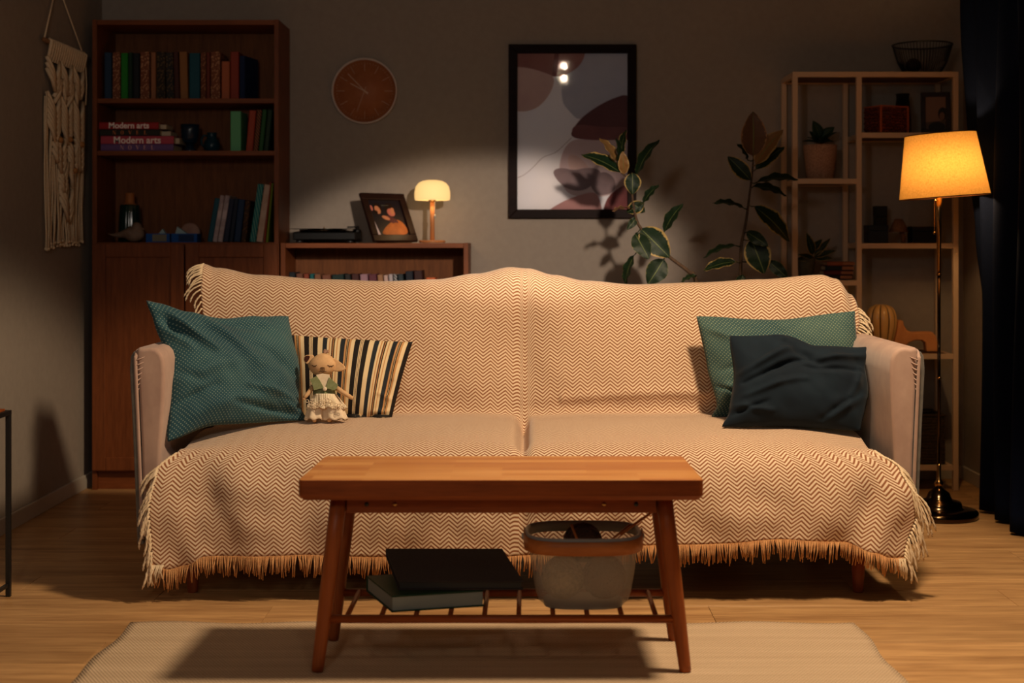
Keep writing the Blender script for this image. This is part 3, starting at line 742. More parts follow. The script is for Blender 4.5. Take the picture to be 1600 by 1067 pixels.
am = [mottled('print_ground', (226, 226, 236), (236, 232, 236), 3, .8, 0), mottled('print_mauve', (162, 113, 108), (144, 98, 95), 4, .8, 0), mottled('print_light_mauve', (192, 162, 159), (205, 177, 172), 5, .8, 0),
      mottled('print_blue_grey', (172, 174, 192), (186, 186, 198), 4, .8, 0), mottled('print_maroon', (90, 44, 49), (100, 52, 54), 5, .8, 0), mottled('print_brown', (128, 72, 72), (113, 62, 64), 6, .8, 0),
      mottled('print_pale_pink', (205, 187, 190), (198, 174, 177), 4, .8, 0), mottled('print_leaf_grey', (126, 108, 113), (144, 123, 126), 8, .8, 0), mottled('print_rose', (185, 141, 139), (169, 126, 126), 4, .8, 0), base('print_line', (128, 100, 103), .8)]
shapes = [
 ([(1005, 130), (1060, 100), (1100, 40), (1310, 40), (1310, 240), (1200, 262), (1120, 312), (1080, 345), (1030, 292), (1008, 262)], 3),
 ([(1085, 110), (1180, 100), (1310, 110), (1310, 260), (1180, 280), (1110, 310), (1050, 240)], 3),
 ([(790, 30), (1110, 30), (1100, 90), (1060, 135), (990, 165), (900, 135), (790, 125)], 1),
 ([(790, 115), (870, 120), (940, 142), (980, 158), (968, 215), (925, 275), (870, 305), (790, 300)], 2),
 ([(980, 30), (1000, 30), (990, 130), (985, 160), (968, 155), (975, 90)], 5),
 ([(1310, 220), (1200, 255), (1105, 315), (1060, 365), (1040, 412), (1130, 424), (1310, 430)], 4),
 ([(1058, 352), (1045, 408), (1130, 425), (1310, 430), (1310, 365), (1180, 370)], 5),
 ([(1050, 415), (1005, 480), (995, 570), (1030, 650), (1100, 660), (1200, 660), (1310, 610), (1310, 420), (1150, 425)], 6),
 ([(1036, 480), (1075, 488), (1115, 525), (1130, 560), (1090, 590), (1050, 560), (1032, 520)], 2),
 ([(965, 552), (1005, 536), (1060, 550), (1120, 535), (1180, 550), (1150, 600), (1100, 636), (1040, 632), (995, 600)], 7),
 ([(1120, 600), (1180, 545), (1235, 585), (1230, 640), (1180, 655), (1150, 650)], 7),
 ([(920, 740), (990, 690), (1070, 655), (1150, 635), (1170, 680), (1180, 740)], 8),
 ([(1175, 740), (1195, 665), (1240, 625), (1310, 590), (1310, 740)], 5)]
mb = MB().flat([(-hw_+.03, -hh_+.03), (hw_-.03, -hh_+.03), (hw_-.03, hh_-.03), (-hw_+.03, hh_-.03)], -.0100, 0)
for k, (P, mi) in enumerate(shapes):
    mb.flat([ap(*p) for p in chaikin(P, 3)], -.0102-.0002*k, mi)
ln = cr([(800, 590), (850, 568), (890, 535), (930, 495), (985, 472), (1050, 412)], 24)
pts = [ap(p.x, p.y) for p in ln]
for (x1, z1), (x2, z2) in zip(pts, pts[1:]):
    n_ = Vector((z1-z2, x2-x1)).normalized()*.0009; mb.flat([(x1-n_.x, z1-n_.y), (x2-n_.x, z2-n_.y), (x2+n_.x, z2+n_.y), (x1+n_.x, z1+n_.y)], -.0135, 9)
obj('print', mb, am, pt, fixn=False)
obj('glass', MB().add([(-hw_+.034, -.018, -hh_+.034), (hw_-.034, -.018, -hh_+.034), (hw_-.034, -.018, hh_-.034), (-hw_+.034, -.018, hh_-.034)], [(0, 1, 2, 3)]), M_glass, pt)

# ------------------------------------------------------------------ macrame on the left wall
xm = XL+.018
mt = thing('macrame_hanging', 'knotted cream macrame wall hanging with long cords on left wall', 'wall hanging', (XL, 5.86, 1.06))
M_cord = mottled('cotton_cord', (214, 188, 154), (228, 204, 170), 120, .95, .3, .001)
def my(px): return xm*FPX/(px-CX)     # distance along the wall for an image column
Y1, Y2, zr = 5.60, 6.12, 1.868
obj('dowel', MB().tube([(XL+.02, Y1, zr), (XL+.02, Y2, zr)], .009, 10), wood('dowel_wood', (110, 76, 48), (140, 98, 64), 'y'), mt, world=True)
obj('hanging_cord', MB().tube([(XL+.02, Y1+.01, zr+.008), (XL+.006, 5.80, 2.13)], .0035, 6).tube([(XL+.006, 5.80, 2.13), (XL+.02, Y2-.03, zr+.008), (XL+.022, Y2+.0, zr-.03), (XL+.020, Y2+.02, 1.75), (XL+.018, Y2+.015, 1.66)], .003, 6), M_cord, mt, world=True)
obj('nail', MB().tube([(XL, 5.80, 2.125), (XL+.02, 5.80, 2.128)], .003, 6), M_brass, mt, world=True)
cm = MB(); NW = 4; yw0, yw1 = Y1+.045, Y2-.015
def vknot(yc, z0, half, H, rows, r=.0086, inv=False, dx=0):
    rows = max(2, round(H/.0235))
    for k in range(rows):
        z = z0-k*H/rows
        for sg in (-1, 1):
            a = Vector((XL+.026+dx, yc+sg*.003, z-(half*1.15 if not inv else 0))); b = Vector((XL+.016+dx, yc+sg*half, z-(0 if not inv else half*1.15)))
            m_ = (a+b)/2+Vector((.006, 0, 0)); cm.tube([a, m_, b], r, 6)
wd = (yw1-yw0)/3
# top band of larks-head knots
for k in range(17):
    yk = yw0+(yw1-yw0)*(k+.5)/17
    cm.tube([(XL+.020, yk, zr+.010), (XL+.032, yk, zr), (XL+.026, yk+.002, zr-.03), (XL+.016, yk-.002, zr-.075)], [.0085, .0085, .0075, .006], 7)
for c in range(3):
    yc = yw0+wd*(c+.5)
    vknot(yc, zr-.06, wd*.48, .07, 5)
    vknot(yc, zr-.20, wd*.48, .13, 9)
for c in range(2):
    yc = yw0+wd*(c+1)
    vknot(yc, zr-.135, wd*.44, .05, 4, inv=True)
    vknot(yc, zr-.36, wd*.46, .10, 7)
vknot(yw0+wd*.7, zr-.37, wd*.30, .08, 5); vknot(yw0+wd*2.55, zr-.34, wd*.34, .12, 7)
vknot(yw0+wd*1.55, zr-.47, wd*.55, .04, 3, inv=True); vknot(yw0+wd*1.55, zr-.56, wd*.55, .08, 6)
vknot(yw0+wd*1.2, zr-.50, wd*.3, .06, 4)
o = obj('knotwork', cm, M_cord, mt, world=True); o['kind'] = 'stuff'
cm = MB()
for k in range(46):
    u = (k+.5)/46; yk = yw0-.012+(yw1-yw0+.03)*u
    top = interp([(0, zr-.20), (.12, zr-.30), (.5, zr-.60), (.85, zr-.36), (1, zr-.22)], u)
    zb_ = 1.052+.02*math.sin(u*PI*.8)+R.uniform(-.012, .014); P = []
    y0_ = yk+R.uniform(-.006, .006); n = 7; ph_ = R.uniform(0, 6); dx = R.choice((.006, .011, .016))
    for i in range(n+1):
        v = i/n; P.append((XL+dx+.003*math.sin(ph_+v*5), y0_*(1-v)+yk*v+.006*math.sin(ph_+v*6), top*(1-v)+zb_*v))
    cm.tube(P, .0038, 5); cm.ball((P[-1][0], P[-1][1], zb_-.004), .0065, 6, 5)
o = obj('loose_cords', cm, M_cord, mt, world=True); o['kind'] = 'stuff'
for yk, zk in ((yw0+wd*.7, zr-.385), (yw0+wd*1.5, zr-.375), (yw0+wd*2.5, zr-.385), (yw0+wd*1.9, zr-.50)):
    obj('bead', MB().ball((XL+.036, yk, zk), .012, 12, 8), wood('bead_wood', (156, 104, 56), (184, 130, 76), 'z') if 'bead_wood' not in MATS else MATS['bead_wood'], mt, world=True)

# ------------------------------------------------------------------ side table at the left edge
t = thing('side_table', 'small side table with thin black metal frame at left edge', 'table', (-1.75, 4.12, 0))
x0, x1, y0, y1, H = XL+.02, -1.571, 3.95, 4.30, .562
g = .014
for (x, yy) in ((x0, y0), (x1-g, y0), (x0, y1-g), (x1-g, y1-g)):
    obj('leg', MB().box((x, yy, 0), (x+g, yy+g, H-g)), M_black, t, bevel=.001, world=True)
obj('top_frame', MB().box((x0, y0, H-g), (x1, y0+g, H)).box((x0, y1-g, H-g), (x1, y1, H)).box((x0, y0+g, H-g), (x0+g, y1-g, H)).box((x1-g, y0+g, H-g), (x1, y1-g, H)), M_black, t, world=True)
obj('lower_rail', MB().box((x0+g, y0, .030), (x1-g, y0+.010, .040)).box((x1-g, y0+g, .030), (x1-.004, y1-g, .040)), M_black, t, world=True)
obj('tabletop', MB().box((x0+g, y0+g, H-.012), (x1-g, y1-g, H+.006)), M_tablex, t, bevel=.002, world=True)

# ------------------------------------------------------------------ shelving rack on the right
RY0, RY1 = 6.12, 6.41
rx0, rxm, rx1 = X_(1238.5, RY0), X_(1338.5, RY0), X_(1491, RY0)
zrt = CAMZ+(378-112)*RY0/FPX
rk = thing('shelving_rack', 'open shelving rack with thin cream metal frame beside curtain', 'shelf', ((rx0+rx1)/2, (RY0+RY1)/2, 0))
pw = .0225
def rzz(py): return CAMZ-(py-CY)*RY0/FPX
for yy in (RY0, RY1-pw):
    for x in (rx0, rxm, rx1-.004):
        obj('post', MB().box((x, yy, 0 if True else 0), (x+pw, yy+pw, zrt-pw)), M_cream, rk, bevel=.0015, world=True)
def rails(z, xa, xb, full=False):
    mb = MB().box((xa, RY0, z-pw), (xb, RY0+pw, z)).box((xa, RY1-pw, z-pw), (xb, RY1, z)).box((xa, RY0+pw, z-pw), (xa+.018, RY1-pw, z)).box((xb-.018, RY0+pw, z-pw), (xb, RY1-pw, z))
    fr = obj('shelf_frame', mb, M_cream, rk, bevel=.0012, world=True)
    obj('shelf_board', MB().box((xa+.018, RY0+pw, z-.018), (xb-.018, RY1-pw, z-.001)), M_rackboard, rk, world=True)
M_rackboard = wood('rack_board_walnut', (70, 40, 24), (96, 56, 34), 'x', .5)
rails(zrt, rx0, rx1-.004+pw)
zL = [rzz(279), rzz(438)]; zRt = [rzz(207), rzz(380), rzz(553), rzz(727)]
for z in zL: rails(z, rx0+pw, rxm)
for z in zRt: rails(z, rxm+pw, rx1-.004)
rails(rzz(727), rx0+pw, rxm)
for x in (rx0, rxm, rx1-.004):
    for yy in (RY0, RY1-pw): obj('foot', MB().lathe([(.009, -.0), (.009, .004)], (x+pw/2, yy+pw/2, -.0005), 10), M_black, rk, world=True)

def small_leaf(mb, b, tip, wdt, bend=.15, up=(0, -1, .3), n=6):
    b, tip = Vector(b), Vector(tip); ax = tip-b; L = ax.length; N = Vector(up).normalized(); side = ax.cross(N).normalized(); N = side.cross(ax).normalized()
    vs = []; uvs = []
    for i in range(n+1):
        v = i/n; wv = wdt*.5*(math.sin(PI*min(1, v**.8))**.8 if 0 < v < 1 else 0.02)
        c = b+ax*v - N*bend*L*(v*v)
        for u in (-1, -.5, 0, .5, 1):
            vs.append(c+side*wv*u + N*abs(u)*wv*.30); uvs.append((u, v))
    fs = [(i*5+j, i*5+j+1, (i+1)*5+j+1, (i+1)*5+j) for i in range(n) for j in range(4)]
    mb.add(vs, fs, 0, True, uvs)
def potted(name, label, X, Y, z, r0, r1, h, mpot, leaves, mleaf, stem_h=.05):
    t = thing(name, label, 'plant', (X, Y, z))
    obj('pot', MB().lathe([(0, 0), (r0*.9, 0), (r0, .004), (r1, h-.004), (r1-.002, h), (r1-.008, h), (r1-.010, h-.012), (0, h-.012)], n=32), mpot, t)
    obj('soil', MB().lathe([(r1-.0105, h-.0118), (0, h-.009)], n=24), M_soil, t)
    sm = MB()
    for b, tip, wd_, up in leaves:
        o_ = MB(); small_leaf(o_, b, tip, wd_, .18, up); obj('leaf', o_, mleaf, t, solid=.001)
        sm.tube([(0, 0, h-.012), (b[0]*.6, b[1]*.6, (h+b[2])/2), b], .002, 5)
    obj('stem', sm, M_stem, t)
    return t
M_potspk = mottled('speckled_concrete', (150, 110, 88), (188, 146, 118), 160, .9, .15, .001)
M_leafdk = leaf_mat('dark_succulent_leaf', (20, 40, 26), (34, 58, 34), (60, 76, 44), 1.2)
Yq = 6.26
hp = (CAMZ-(227-CY)*Yq/FPX) - zL[0]
lv = []
for k in range(12):
    a = 2*PI*k/12+.3; r = .03; L = R.uniform(.055, .095); up_ = R.uniform(.0, .07)
    if math.sin(a) > 0: L *= .6
    lv.append(((r*.4*math.cos(a), r*.3*math.sin(a), hp+.01), (L*math.cos(a), L*.8*math.sin(a), hp+.012+up_), .034, (0, -.4, 1)))
lv.append(((0, 0, hp+.03), (-.03, -.02, hp+.105), .05, (0, -1, .3))); lv.append(((.005, 0, hp+.03), (.055, -.02, hp+.08), .045, (0, -1, .5)))
potted('succulent_plant', 'dark leafed plant in large speckled pot on rack left column', X_(1281.5, Yq), Yq, zL[0]+.001, .058, .0735, hp, M_potspk, lv, M_leafdk)
hp2 = (CAMZ-(404-CY)*6.22/FPX)-zL[1]
g2 = lambda zx, zy: ((1230+zx/6.67-1259.5)*6.22/FPX, CAMZ-(300+zy/6.67-CY)*6.22/FPX-zL[1])
lv = []
for (ax, ay, bx, by, w_) in ((260, 660, 195, 440, .036), (270, 680, 430, 480, .028), (265, 690, 110, 640, .022), (280, 690, 440, 680, .030), (270, 680, 470, 600, .026), (250, 690, 90, 690, .030), (265, 600, 330, 500, .03)):
    b = g2(ax, ay); e = g2(bx, by); lv.append(((b[0], -.01, b[1]), (e[0], -.03-R.uniform(0, .03), e[1]), w_*1.15, (0, -1, .5)))
potted('young_rubber_plant', 'small variegated plant in grey green pot beside stacked books', X_(1259.5, 6.22), 6.22, zL[1]+.001, .030, .040, hp2, mottled('green_grey_pot', (62, 60, 46), (78, 74, 58), 30, .8, 0), lv, M_leaf)
# stacked books, rack left column
zc = zL[1]+.001
for k, (rgb, lab, th) in enumerate([((34, 28, 30), 'black', .020), ((96, 34, 30), 'wine red', .018), ((30, 34, 36), 'charcoal', .021), ((150, 80, 48), 'orange brown', .017)]):
    book('%s book lying in the small pile beside potted plant, %s' % (lab, ['lowest', 'second from bottom', 'second from top', 'topmost'][k]), 'pile of books on the rack', .135-.006*k, th, .11, bcol(rgb), (X_(1307, 6.24)+.004*k, 6.22, zc), flat_=True)
    bt = [o for o in bpy.data.objects if o.name.startswith('book') and o.parent is None][-1]
    obj('spine_label', MB().box((.012, -.0012, .003), (.064, 0, th-.003)), base('spine_label_%d' % k, (176, 112, 74), .6), bpy.data.objects[bt.name])
    zc += th+.0006

# wire bowl on top
t = thing('wire_bowl', 'black wire fruit bowl on top of the cream rack', 'bowl', (X_(1441, 6.24), 6.24, zrt+.001))
rb, rt_, hb = .078, .128, .130
mb = MB()
for k in range(56):
    a = 2*PI*k/56; ca, sa = math.cos(a), math.sin(a)
    mb.tube([(rb*ca, rb*sa, .004), ((rb+.028)*ca, (rb+.028)*sa, .055), (rt_*ca, rt_*sa, hb)], .0016, 4)
o = obj('wires', mb, M_black, t); o['kind'] = 'stuff'
obj('rim', MB().ring((0, 0, hb), rt_, .0035, 56, 8), M_black, t); obj('base_ring', MB().ring((0, 0, .0035), rb, .0035, 40, 8), M_black, t)
obj('base_wires', MB().tube([(-rb, 0, .004), (rb, 0, .004)], .002, 5).tube([(0, -rb, .004), (0, rb, .004)], .002, 5), M_black, t)
t = thing('round_ornament', 'dark ball lying inside the black wire bowl', 'ornament', (X_(1425, 6.24), 6.22, zrt+.006))
obj('ball', MB().ball((0, 0, .033), .032, 20, 14), mottled('dark_wicker_ball', (40, 30, 24), (60, 44, 32), 60, .9, .6, .004), t)

# woven basket box, dark vase, photo frame: top right cell
Yb = 6.2
q = lambda z: 1330+z/8.889
t = thing('woven_box', 'reddish brown woven storage box with hand hole on rack', 'basket', (X_(1384, Yb), Yb, zRt[0]+.001), (0, 0, math.radians(24)))
M_weave = floral('red_brown_weave', (74, 28, 16), (156, 70, 40), 150); M_trim = base('copper_trim', (170, 84, 48), .6)
mb = MB()
wx, wy, hz_ = .072, .058, .112
for k in range(9):      # rows of weaving
    z0 = .002+k*.0122; e = .0015*(k % 2)
    mb.box((-wx-e, -wy-e, z0), (wx+e, -wy+.005, z0+.011)).box((-wx-e, wy-.005, z0), (wx+e, wy+e, z0+.011)).box((-wx-e, -wy+.005, z0), (-wx+.005, wy-.005, z0+.011)).box((wx-.005, -wy+.005, z0), (wx+e, wy-.005, z0+.011))
obj('woven_body', mb, M_weave, t, bevel=.0015, seg=1); obj('bottom', MB().box((-wx+.004, -wy+.004, .001), (wx-.004, wy-.004, .006)), M_weave, t)
obj('corner_trim', MB().box((wx-.004, -wy-.004, 0), (wx+.004, -wy+.002, hz_)).box((-wx-.004, -wy-.004, 0), (-wx+.004, -wy+.002, hz_)), M_trim, t)
obj('rim', MB().box((-wx-.003, -wy-.003, hz_), (wx+.003, -wy+.006, hz_+.005)).box((-wx-.003, wy-.006, hz_), (wx+.003, wy+.003, hz_+.005)).box((-wx-.003, -wy+.006, hz_), (-wx+.006, wy-.006, hz_+.005)).box((wx-.006, -wy+.006, hz_), (wx+.003, wy-.006, hz_+.005)), M_trim, t)
obj('handle_hole', MB().box((wx+.0016, -.022, .070), (wx+.0024, .022, .098)), M_black, t)
t = thing('dark_vase', 'tall black angular vase behind the woven box on rack', 'vase', (X_(1411, 6.31), 6.315, zRt[0]+.001))
obj('body', MB().lathe([(.022, 0), (.034, .01), (.037, .06), (.034, .12), (.028, .165), (.031, .185), (.026, .185), (.024, .16), (0, .15)], n=10, smooth=False), M_blk, t)
t = thing('small_photo_frame', 'small dark framed photo of misty shore in upper rack cell', 'photo frame', (X_(1462, 6.22), 6.22, zRt[0]+.001), (0, 0, math.radians(-12)))
fw2, fh2, b2 = .125, .185, .02
Mz = Matrix.Rotation(math.radians(-8), 4, 'X')
mb = MB()
for lo, hi in (((-fw2/2, -.012, 0), (fw2/2, 0, b2)), ((-fw2/2, -.012, fh2-b2), (fw2/2, 0, fh2)), ((-fw2/2, -.012, b2), (-fw2/2+b2, 0, fh2-b2)), ((fw2/2-b2, -.012, b2), (fw2/2, 0, fh2-b2))): mb.box(lo, hi, 0, Mz)
obj('frame', mb, M_fr, t, bevel=.002)
pm2 = [base('misty_sky', (128, 96, 80), .5), base('misty_shore', (84, 66, 54), .5), base('portrait_hair', (28, 22, 22), .5), base('portrait_skin', (120, 84, 66), .5)]
i2, j2 = fw2/2-b2+.001, fh2-b2+.001
mb = MB().flat([(-i2, b2-.001), (i2, b2-.001), (i2, j2), (-i2, j2)], -.0045, 0, Mz).flat([(-i2, b2-.001), (i2, b2-.001), (i2, .060), (-i2, .052)], -.0047, 1, Mz)
mb.flat([(min(i2, x), z) for x, z in ell(.030, .088, .020, .030)], -.0049, 2, Mz).flat([(min(i2, x), z) for x, z in ell(.027, .078, .011, .018)], -.0051, 3, Mz).flat([(max(-i2, min(i2, x)), max(b2, z)) for x, z in ell(.005, .03, .035, .024)], -.0052, 2, Mz)
obj('photograph', mb, pm2, t); obj('backing', MB().box((-fw2/2+.004, -.004, .004), (fw2/2-.004, .0, fh2-.004), 0, Mz), M_black, t)
obj('easel_leg', MB().box((-.014, 0, -.150), (.014, .003, 0), 0, Matrix.Translation(Mz @ Vector((0, .001, .150))) @ Matrix.Rotation(math.radians(9), 4, 'X')), M_black, t)

# second right cell: dark boxes and small table ornament
zc = zRt[1]+.001
for (a, b, yt, Yc, lab, rgb) in ((1353, 1384, 352, 6.20, 'dark blue low box at left of the rack cell under lamp shade', (14, 26, 36)), (1422, 1460, 354, 6.22, 'black low box right of the little cone ornament', (18, 18, 20)), (1366, 1384, 322, 6.33, 'tall narrow dark book box at the back of rack cell', (24, 24, 22))):
    t = thing('keepsake_box', lab, 'box', (X_((a+b)/2, Yc), Yc, zc), (0, 0, 0), 'dark boxes on the rack'); h = (b-a)*Yc/FPX/2; H_ = CAMZ-(yt-CY)*Yc/FPX-zc
    dd = .045 if H_ < .12 else .025
    m_ = bcol(rgb); obj('box_body', MB().box((-h, -dd, 0), (h, dd, H_*.7)), m_, t, bevel=.002); obj('lid', MB().box((-h-.001, -dd-.001, H_*.7+.0005), (h+.001, dd+.001, H_)), m_, t, bevel=.002)
t = thing('cone_ornament', 'small beige pleated cone shaped ornament on a curved foot', 'ornament', (X_(1404, 6.2), 6.2, zc))
M_cone = mottled('pleated_beige', (104, 70, 48), (128, 90, 62), 30, .9, 0)
obj('cone', MB().lathe([(.040, .048), (.026, .085), (.016, .104), (0, .106)], n=36, fn=lambda a, u: 1+.05*math.cos(a*18)), M_cone, t)
obj('foot', MB().tube([(.020, 0, .0), (.020, 0, .03), (.012, 0, .05)], .011, 12), M_cone, t)

# ribbed vase and arched sculpture
Yv = 6.23
t = thing('ribbed_vase', 'glossy yellow ceramic vase with dark vertical grooves on rack', 'vase', (X_(1377, Yv), Yv, zRt[2]+.001))
Hh = .208
prof = [(.034, 0), (.040, .006), (.050, .045), (.062, .09), (.067, .13), (.064, .165), (.050, .192), (.030, .204), (.020, .206), (.016, .200), (0, .19)]
pr2 = [(p.x, p.y) for p in cr(prof, 40)]; pr2 = [(max(0, a), b) for a, b in pr2]
def gr(a):
    f = abs(math.sin(a*5)); return f
mbv = MB(); n = 140; vs = []
for (r, z) in pr2:
    for j in range(n):
        a = 2*PI*j/n; k = .86+.14*gr(a)**.5; vs.append(Vector((r*k*math.cos(a), r*k*math.sin(a), z)))
K = len(pr2)
for i in range(K-1):
    for j in range(n):
        a = 2*PI*(j+.5)/n
        mbv.f.append([i*n+j, i*n+(j+1) % n, (i+1)*n+(j+1) % n, (i+1)*n+j]); mbv.mi.append(1 if gr(a) < .22 and i < K-10 else 0); mbv.smooth.append(True)
mbv.v = vs
obj('body', mbv, [base('honey_glaze', (238, 188, 116), .14, spec=.8), base('dark_groove_glaze', (74, 44, 22), .3)], t)
Yv = 6.24
q = lambda zx, zy: ((1200+zx/3.557-1428)*Yv/FPX, CAMZ-(300+zy/3.557-CY)*Yv/FPX-zRt[2]-.001)
out = [(682, 893), (690, 860), (705, 800), (712, 760), (714, 728), (728, 722), (745, 728), (748, 752), (765, 780), (795, 790), (850, 788), (905, 788), (925, 810), (935, 850), (938, 900), (872, 900), (868, 850), (850, 836), (810, 836), (775, 850), (755, 872), (748, 898), (690, 896)]
P = [q(*p) for p in out]; z0_ = min(p[1] for p in P); P = [(x, max(0.0005, z-z0_)) for x, z in P]
t = thing('arched_sculpture', 'orange clay abstract arched sculpture right of the ribbed vase', 'sculpture', (X_(1428, Yv), Yv, zRt[2]+.001))
obj('body', MB().prism(P, -.025, .025), mottled('ochre_clay', (214, 140, 84), (226, 154, 94), 20, .8, 0), t, bevel=.007, seg=3)
# dark storage basket, bottom cell
t = thing('storage_basket', 'dark woven storage basket on the lowest rack shelf', 'basket', (X_(1420, 6.25), 6.25, zRt[3]+.001))
mb = MB()
for k in range(15):
    z0 = .002+.0135*k; r_ = .105+.001*(k % 2)
    mb.box((-.13-.001*(k % 2), -r_, z0), (.13+.001*(k % 2), r_, z0+.0128)) if k == 0 else mb.box((-.13, -r_, z0), (.13, -r_+.008, z0+.0128)).box((-.13, r_-.008, z0), (.13, r_, z0+.0128)).box((-.13, -r_+.008, z0), (-.122, r_-.008, z0+.0128)).box((.122, -r_+.008, z0), (.13, r_-.008, z0+.0128))
obj('woven_body', mb, mottled('dark_wicker', (46, 36, 26), (70, 54, 38), 90, .9, .4, .003), t, bevel=.002, seg=1)
obj('rim', MB().box((-.134, -.109, .206), (.134, -.096, .216)).box((-.134, .096, .206), (.134, .109, .216)).box((-.134, -.096, .206), (-.121, .096, .216)).box((.121, -.096, .206), (.134, .096, .216)), MATS['dark_wicker'], t, bevel=.003)

# ------------------------------------------------------------------ curtain on the right wall
def cur(u, v):
    Y = 5.80-u*2.3; z = .012+v*2.66
    amp = .035+.02*(1-v); k = 2*PI/0.21
    x = 1.845 + amp*math.sin(Y*k+.6*math.sin(Y*3)+.35*math.sin(z*1.7)) + .012*math.sin(Y*19+z*2.2)
    pin = interp([(0, 0.0), (.25, 1), (1, 1)], u)
    edge = math.exp(-(u/.05)**2)
    x = x*(1-edge)+edge*(interp([(0, 1.862), (.28, 1.865), (.42, 1.83), (.52, 1.805), (.75, 1.775), (1, 1.77)], v))
    return Vector((min(1.94, x-.03), Y-.05*edge*(1-v), z))
o = obj('curtain', MB().grid(cur, 260, 40), mottled('navy_curtain_cloth', (10, 17, 36), (14, 22, 44), 200, .9, .2, .001, sheen=0, spec=.05), solid=.002)
tag(o, 'floor length navy blue curtain hanging in folds along right wall', 'curtain')
o = obj('curtain_rod', MB().tube([(1.84, 5.9, 2.69), (1.84, 3.3, 2.69)], .012, 12), M_black); tag(o, 'black rod carrying the navy curtain under the ceiling', 'curtain rod')

# ------------------------------------------------------------------ sofa
sf = thing('sofa', 'wide mauve velvet sofa on short wooden legs under the throw', 'sofa', (-.015, 4.70, 0))
obj('base', MB().box((-1.105, 4.32, .145), (1.085, 5.14, .30)), M_velgrey, sf, bevel=.02, seg=3, world=True)
for a, b in ((-1.085, -.020), (-.010, 1.060)):
    obj('seat_cushion', MB().box((a, 4.315, .301), (b, 4.925, .424)), M_velvet, sf, bevel=.045, seg=4, world=True, smooth_all=True)
bk_ = MB()
for a, b in ((-1.125, -.018), (-.012, 1.085)):
    bk_ = MB().prism([(0, 0)]*0 or [(a, .302), (b, .302), (b, .875), (a, .875)], 0, 1)
    bk_.v = [Vector((p.x, (4.985+(p.z-.3)*.14) if p.y < .5 else 5.185, p.z)) for p in bk_.v]
    obj('back_cushion', bk_, M_velvet, sf, bevel=.05, seg=4, world=True, smooth_all=True)
def arm(sg):
    def sec(pts, y0, y1, mat, name, bev):
        mb = MB().prism([(p[0]*sg-.012, p[1]) for p in pts], y0, y1); obj(name, mb, mat, sf, bevel=bev, seg=6, world=True, fixn=True, smooth_all=True)
    sec([(1.125, .17), (1.165, .17), (1.172, .45), (1.180, .62), (1.186, .715), (1.188, .746), (1.176, .750), (1.162, .746), (1.145, .750), (1.126, .745), (1.111, .731), (1.103, .710), (1.101, .67), (1.104, .58), (1.112, .45)], 4.315, 5.08, M_velvet, 'arm', .016)
    sec([(1.167, .15), (1.186, .15), (1.200, .50), (1.209, .68), (1.206, .722), (1.198, .736), (1.190, .738), (1.182, .55)], 4.325, 5.14, M_velgrey, 'arm_panel', .010)
    P = [(1.166*sg-.012, 4.311, .17), (1.176*sg-.012, 4.308, .45), (1.186*sg-.012, 4.308, .69), (1.188*sg-.012, 4.316, .722), (1.189*sg-.012, 4.345, .738), (1.189*sg-.012, 4.40, .734)]
    obj('piping', MB().tube(cr(P, 50), .0055, 8), M_velvet, sf, world=True)
    mb = MB()
    for k in range(7):
        z = .712-.016*k; L = .026*(1-k/9)
        mb.tube([(1.186*sg-.012-.002*sg, 4.306, z), (1.186*sg-.012-sg*L*.5, 4.3115, z+.004), (1.186*sg-.012-sg*L, 4.3155, z+.010)], [.0022, .0022, .0006], 6)
    o = obj('gathers', mb, M_velvet, sf, world=True); o['kind'] = 'stuff'
arm(-1); arm(1)
for (x, yy) in ((X_(300, 4.34), 4.35), (X_(1342, 4.34), 4.35), (-1.03, 5.05), (1.0, 5.05)):
    obj('leg', MB().lathe([(0, 0), (.015, 0), (.016, .004), (.024, .145), (0, .146)], (x, yy, 0), 20), M_legred, sf, world=True)

# ------------------------------------------------------------------ throw
HT = [((px-CX)*5.1/FPX, CAMZ-(py-CY)*5.1/FPX) for px, py in ((300, 411), (318, 412), (340, 419), (400, 430), (500, 437), (600, 440), (680, 437), (745, 428), (800, 418), (828, 420), (870, 430), (920, 439), (1000, 445), (1100, 442), (1200, 437), (1290, 430), (1311, 436), (1331, 460), (1350, 495))]
HH = [((px-CX)*4.23/FPX, CAMZ-(py-CY)*4.23/FPX) for px, py in ((230, 880), (262, 890), (290, 884), (318, 870), (450, 869), (620, 871), (760, 873), (860, 868), (980, 852), (1100, 852), (1240, 843), (1340, 848), (1385, 862), (1415, 872))]
XC = -.016
def G_(x, s): return math.exp(-(x/s)**2)
LE = [(0, -1.13), (3, -1.175), (5, -1.165), (7, -1.10), (9, -1.085), (13, -1.075), (14, -1.12), (15, -1.133), (16, -1.125)]
RE = [(0, 1.10), (3, 1.155), (5, 1.160), (7, 1.09), (9, 1.07), (13, 1.045), (14, 1.11), (15, 1.155), (16, 1.11)]
NPF = 17; NV = 176
